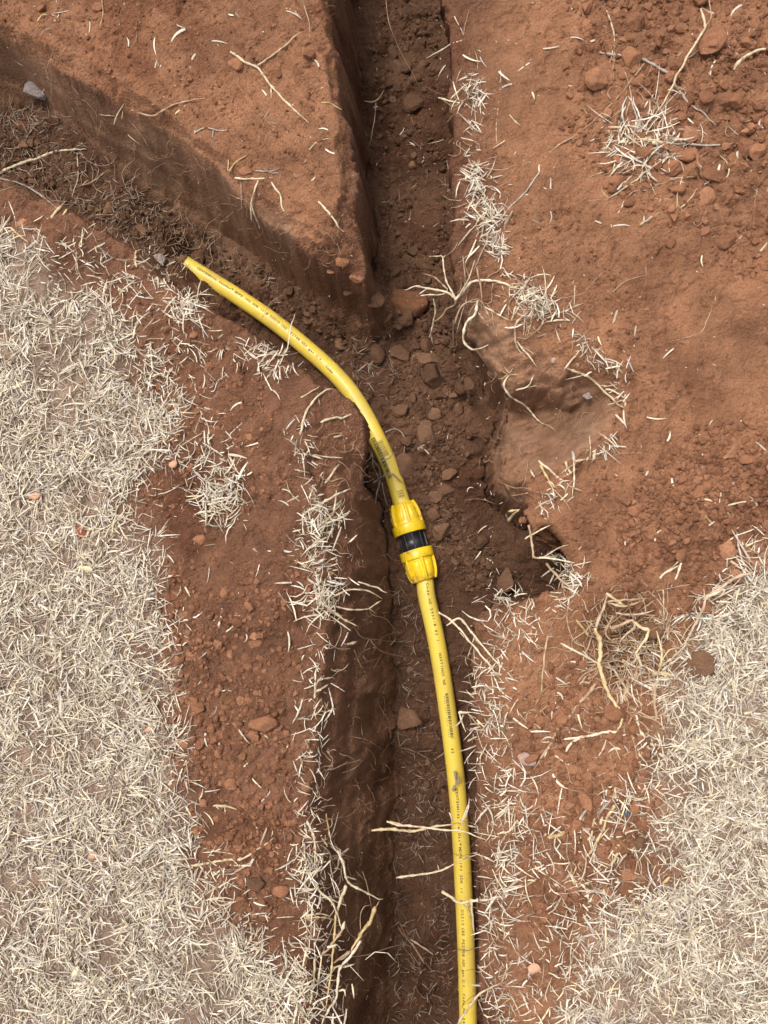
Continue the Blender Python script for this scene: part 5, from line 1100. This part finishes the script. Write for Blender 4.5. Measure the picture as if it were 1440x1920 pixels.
# the hair roots that no one could count
r = np.random.default_rng(77); HV, HF_, off = [], [], 0
def hair(poly, k, seed, hmin=14, hmax=50, w=1.3):
    global off
    X, Y = spoly(poly, k, seed); rr = np.random.default_rng(seed)
    for a, b_ in zip(X, Y):
        h = rr.uniform(0, 6.28); L = rr.uniform(hmin, hmax); pts = [(a, b_)]
        for _ in range(5):
            h += rr.normal(0, .55); pts.append((pts[-1][0]+math.cos(h)*L/5, pts[-1][1]+math.sin(h)*L/5))
        C, t = path3(pts, w*PXM/2, None); V, F = tube_np(C, w*PXM/2*np.interp(t, [0, 1], [1, .5]), 4, False)
        HV.append(V); HF_.append(F[0]+off); off += len(V)
hair("620,700 690,850 735,1000 735,1400 725,1900 640,1900 640,1500 650,1200 650,950", 95, 1, 14, 55)
hair("100,150 300,250 480,400 600,500 540,500 380,390 200,260", 55, 2); hair("870,600 1000,600 1160,740 1080,860 960,940 890,900 900,760", 60, 3, 10, 45)
hair("690,0 840,0 845,540 720,560", 45, 4); hair("700,600 850,620 900,900 1010,1090 800,1000", 45, 5, 10, 40); hair("900,0 1440,0 1440,900 1100,1100 1200,760 960,520", 70, 6, 10, 50)
hair("1050,1120 1280,1120 1260,1400 1150,1700 980,1700 960,1250", 80, 7, 14, 55, 1.5); hair("560,420 640,380 690,540 620,520", 20, 8); hair("880,1130 945,1200 950,1900 895,1900 888,1300", 60, 9, 10, 40)
hair("745,1150 840,1500 850,1900 725,1900 748,1500", 45, 10, 12, 40); hair("300,560 560,760 600,1900 450,1700 300,1200", 50, 11, 8, 32); hair("0,0 620,0 640,300 560,400 300,180", 50, 12, 8, 36)
tag(link("hair_roots", mesh_np("hair_roots", np.vstack(HV), np.vstack(HF_)), MAT_ROOT), "hair-thin brown roots exposed over the cut soil faces", "hair roots", kind="stuff")
HV, HF_, off = [], [], 0
hair("1060,1130 1160,1100 1290,1120 1320,1200 1280,1400 1180,1400 1080,1350", 110, 21, 25, 95, 2.0)
hair("1120,1140 1250,1130 1270,1260 1160,1290", 60, 22, 30, 90, 2.8)
hair("1070,1130 1250,1110 1290,1250 1240,1400 1120,1380", 70, 29, 40, 120, 3.4)
tag(link("fine_roots", mesh_np("fine_roots", np.vstack(HV)-np.array(TANGLE.location), np.vstack(HF_)), MAT_TAN, TANGLE), kind="stuff")
HV, HF_, off = [], [], 0
hair("560,790 640,830 640,1000 640,1300 620,1900 560,1900 590,1400 600,1000", 90, 23, 20, 70, 2.0); hair("880,1130 990,1180 990,1900 900,1900", 90, 24, 20, 80, 2.0)
hair("980,1240 1200,1380 1160,1700 980,1700", 50, 25, 20, 80, 1.9); hair("860,80 920,300 960,500 1060,600 960,640 850,560", 60, 26, 20, 70, 1.9); hair("1060,50 1440,30 1440,420 1100,400", 50, 27, 20, 70, 1.8); hair("0,180 200,300 420,480 330,500 0,330", 60, 28, 25, 90, 2.0)
tag(link("thin_runners", mesh_np("thin_runners", np.vstack(HV), np.vstack(HF_)), MAT_TAN), "thin tan runners and rootlets trailing from the torn turf", "thin runners", kind="stuff")
HV, HF_, off = [], [], 0
hair("0,470 150,560 240,700 230,900 280,1200 320,1500 540,1900 0,1900", 210, 41, 35, 110, 2.3); hair("1440,1070 1340,1180 1260,1400 1240,1620 1150,1750 1080,1920 1440,1920", 120, 42, 35, 110, 2.5); hair("280,560 420,700 470,960 380,1000 280,860", 30, 43, 25, 70, 2.2)
tag(link("lawn_runners", mesh_np("lawn_runners", np.vstack(HV), np.vstack(HF_)), MAT_STRAW), "thin bleached runners threading through the dead lawn", "thin runners", kind="stuff")
# flat flakes: bark, leaf bits
def flake(px, py, w, h, rot, mat, label, cat, name):
    p = drop(px, py)[0]; r = np.random.default_rng(int(px)); n = 11
    a = np.linspace(0, 2*np.pi, n, endpoint=False); rad = r.uniform(.7, 1.1, n)
    T = np.c_[np.cos(a)*rad*w/2*PXM, np.sin(a)*rad*h/2*PXM, .0012+.0018*np.cos(2*a)]; Bt = T-np.array([0, 0, .0014])
    V = np.vstack([T, Bt, [[0, 0, .0025]]]); F3 = np.array([[i, (i+1) % n, 2*n] for i in range(n)]); F4 = np.array([[n+i, n+(i+1) % n, (i+1) % n, i] for i in range(n)])
    o = link(name, mesh_np(name, V, [F3, F4]), mat); o.location = (p[0], p[1], p[2]+.007); o.rotation_euler = (.15, -.1, rot); tag(o, label, cat)
M_CHIP = stone_material("bark_chip", (.44, .22, .13), (.56, .33, .21)); M_LEAF = plant_material("dry_leaf", [(0, (.62, .50, .27)), (1, (.70, .60, .38))])
flake(70, 932, 30, 16, .1, M_CHIP, "pinkish bark chip lying in the wide lawn", "bark chip", "bark_chip")
flake(178, 1600, 22, 20, .6, M_CHIP, "pinkish leaf chip in the wide lawn near the bare patches", "bark chip", "bark_chip")
flake(328, 872, 18, 15, .4, M_CHIP, "tan bark chip beside the lawn-edge clod", "bark chip", "bark_chip")
flake(285, 1365, 22, 13, .5, M_CHIP, "peach bark chip at the wide lawn's inner edge", "bark chip", "bark_chip")
flake(165, 1068, 36, 13, -.1, M_LEAF, "broad yellow leaf piece in the wide lawn", "leaf", "dry_leaf")
flake(150, 1820, 26, 22, .9, M_LEAF, "cream torn leaf near the bare patch of the wide lawn", "leaf", "dry_leaf")
flake(1000, 1812, 26, 20, .5, M_CHIP, "orange soil chip on the lower bare strip", "bark chip", "bark_chip")
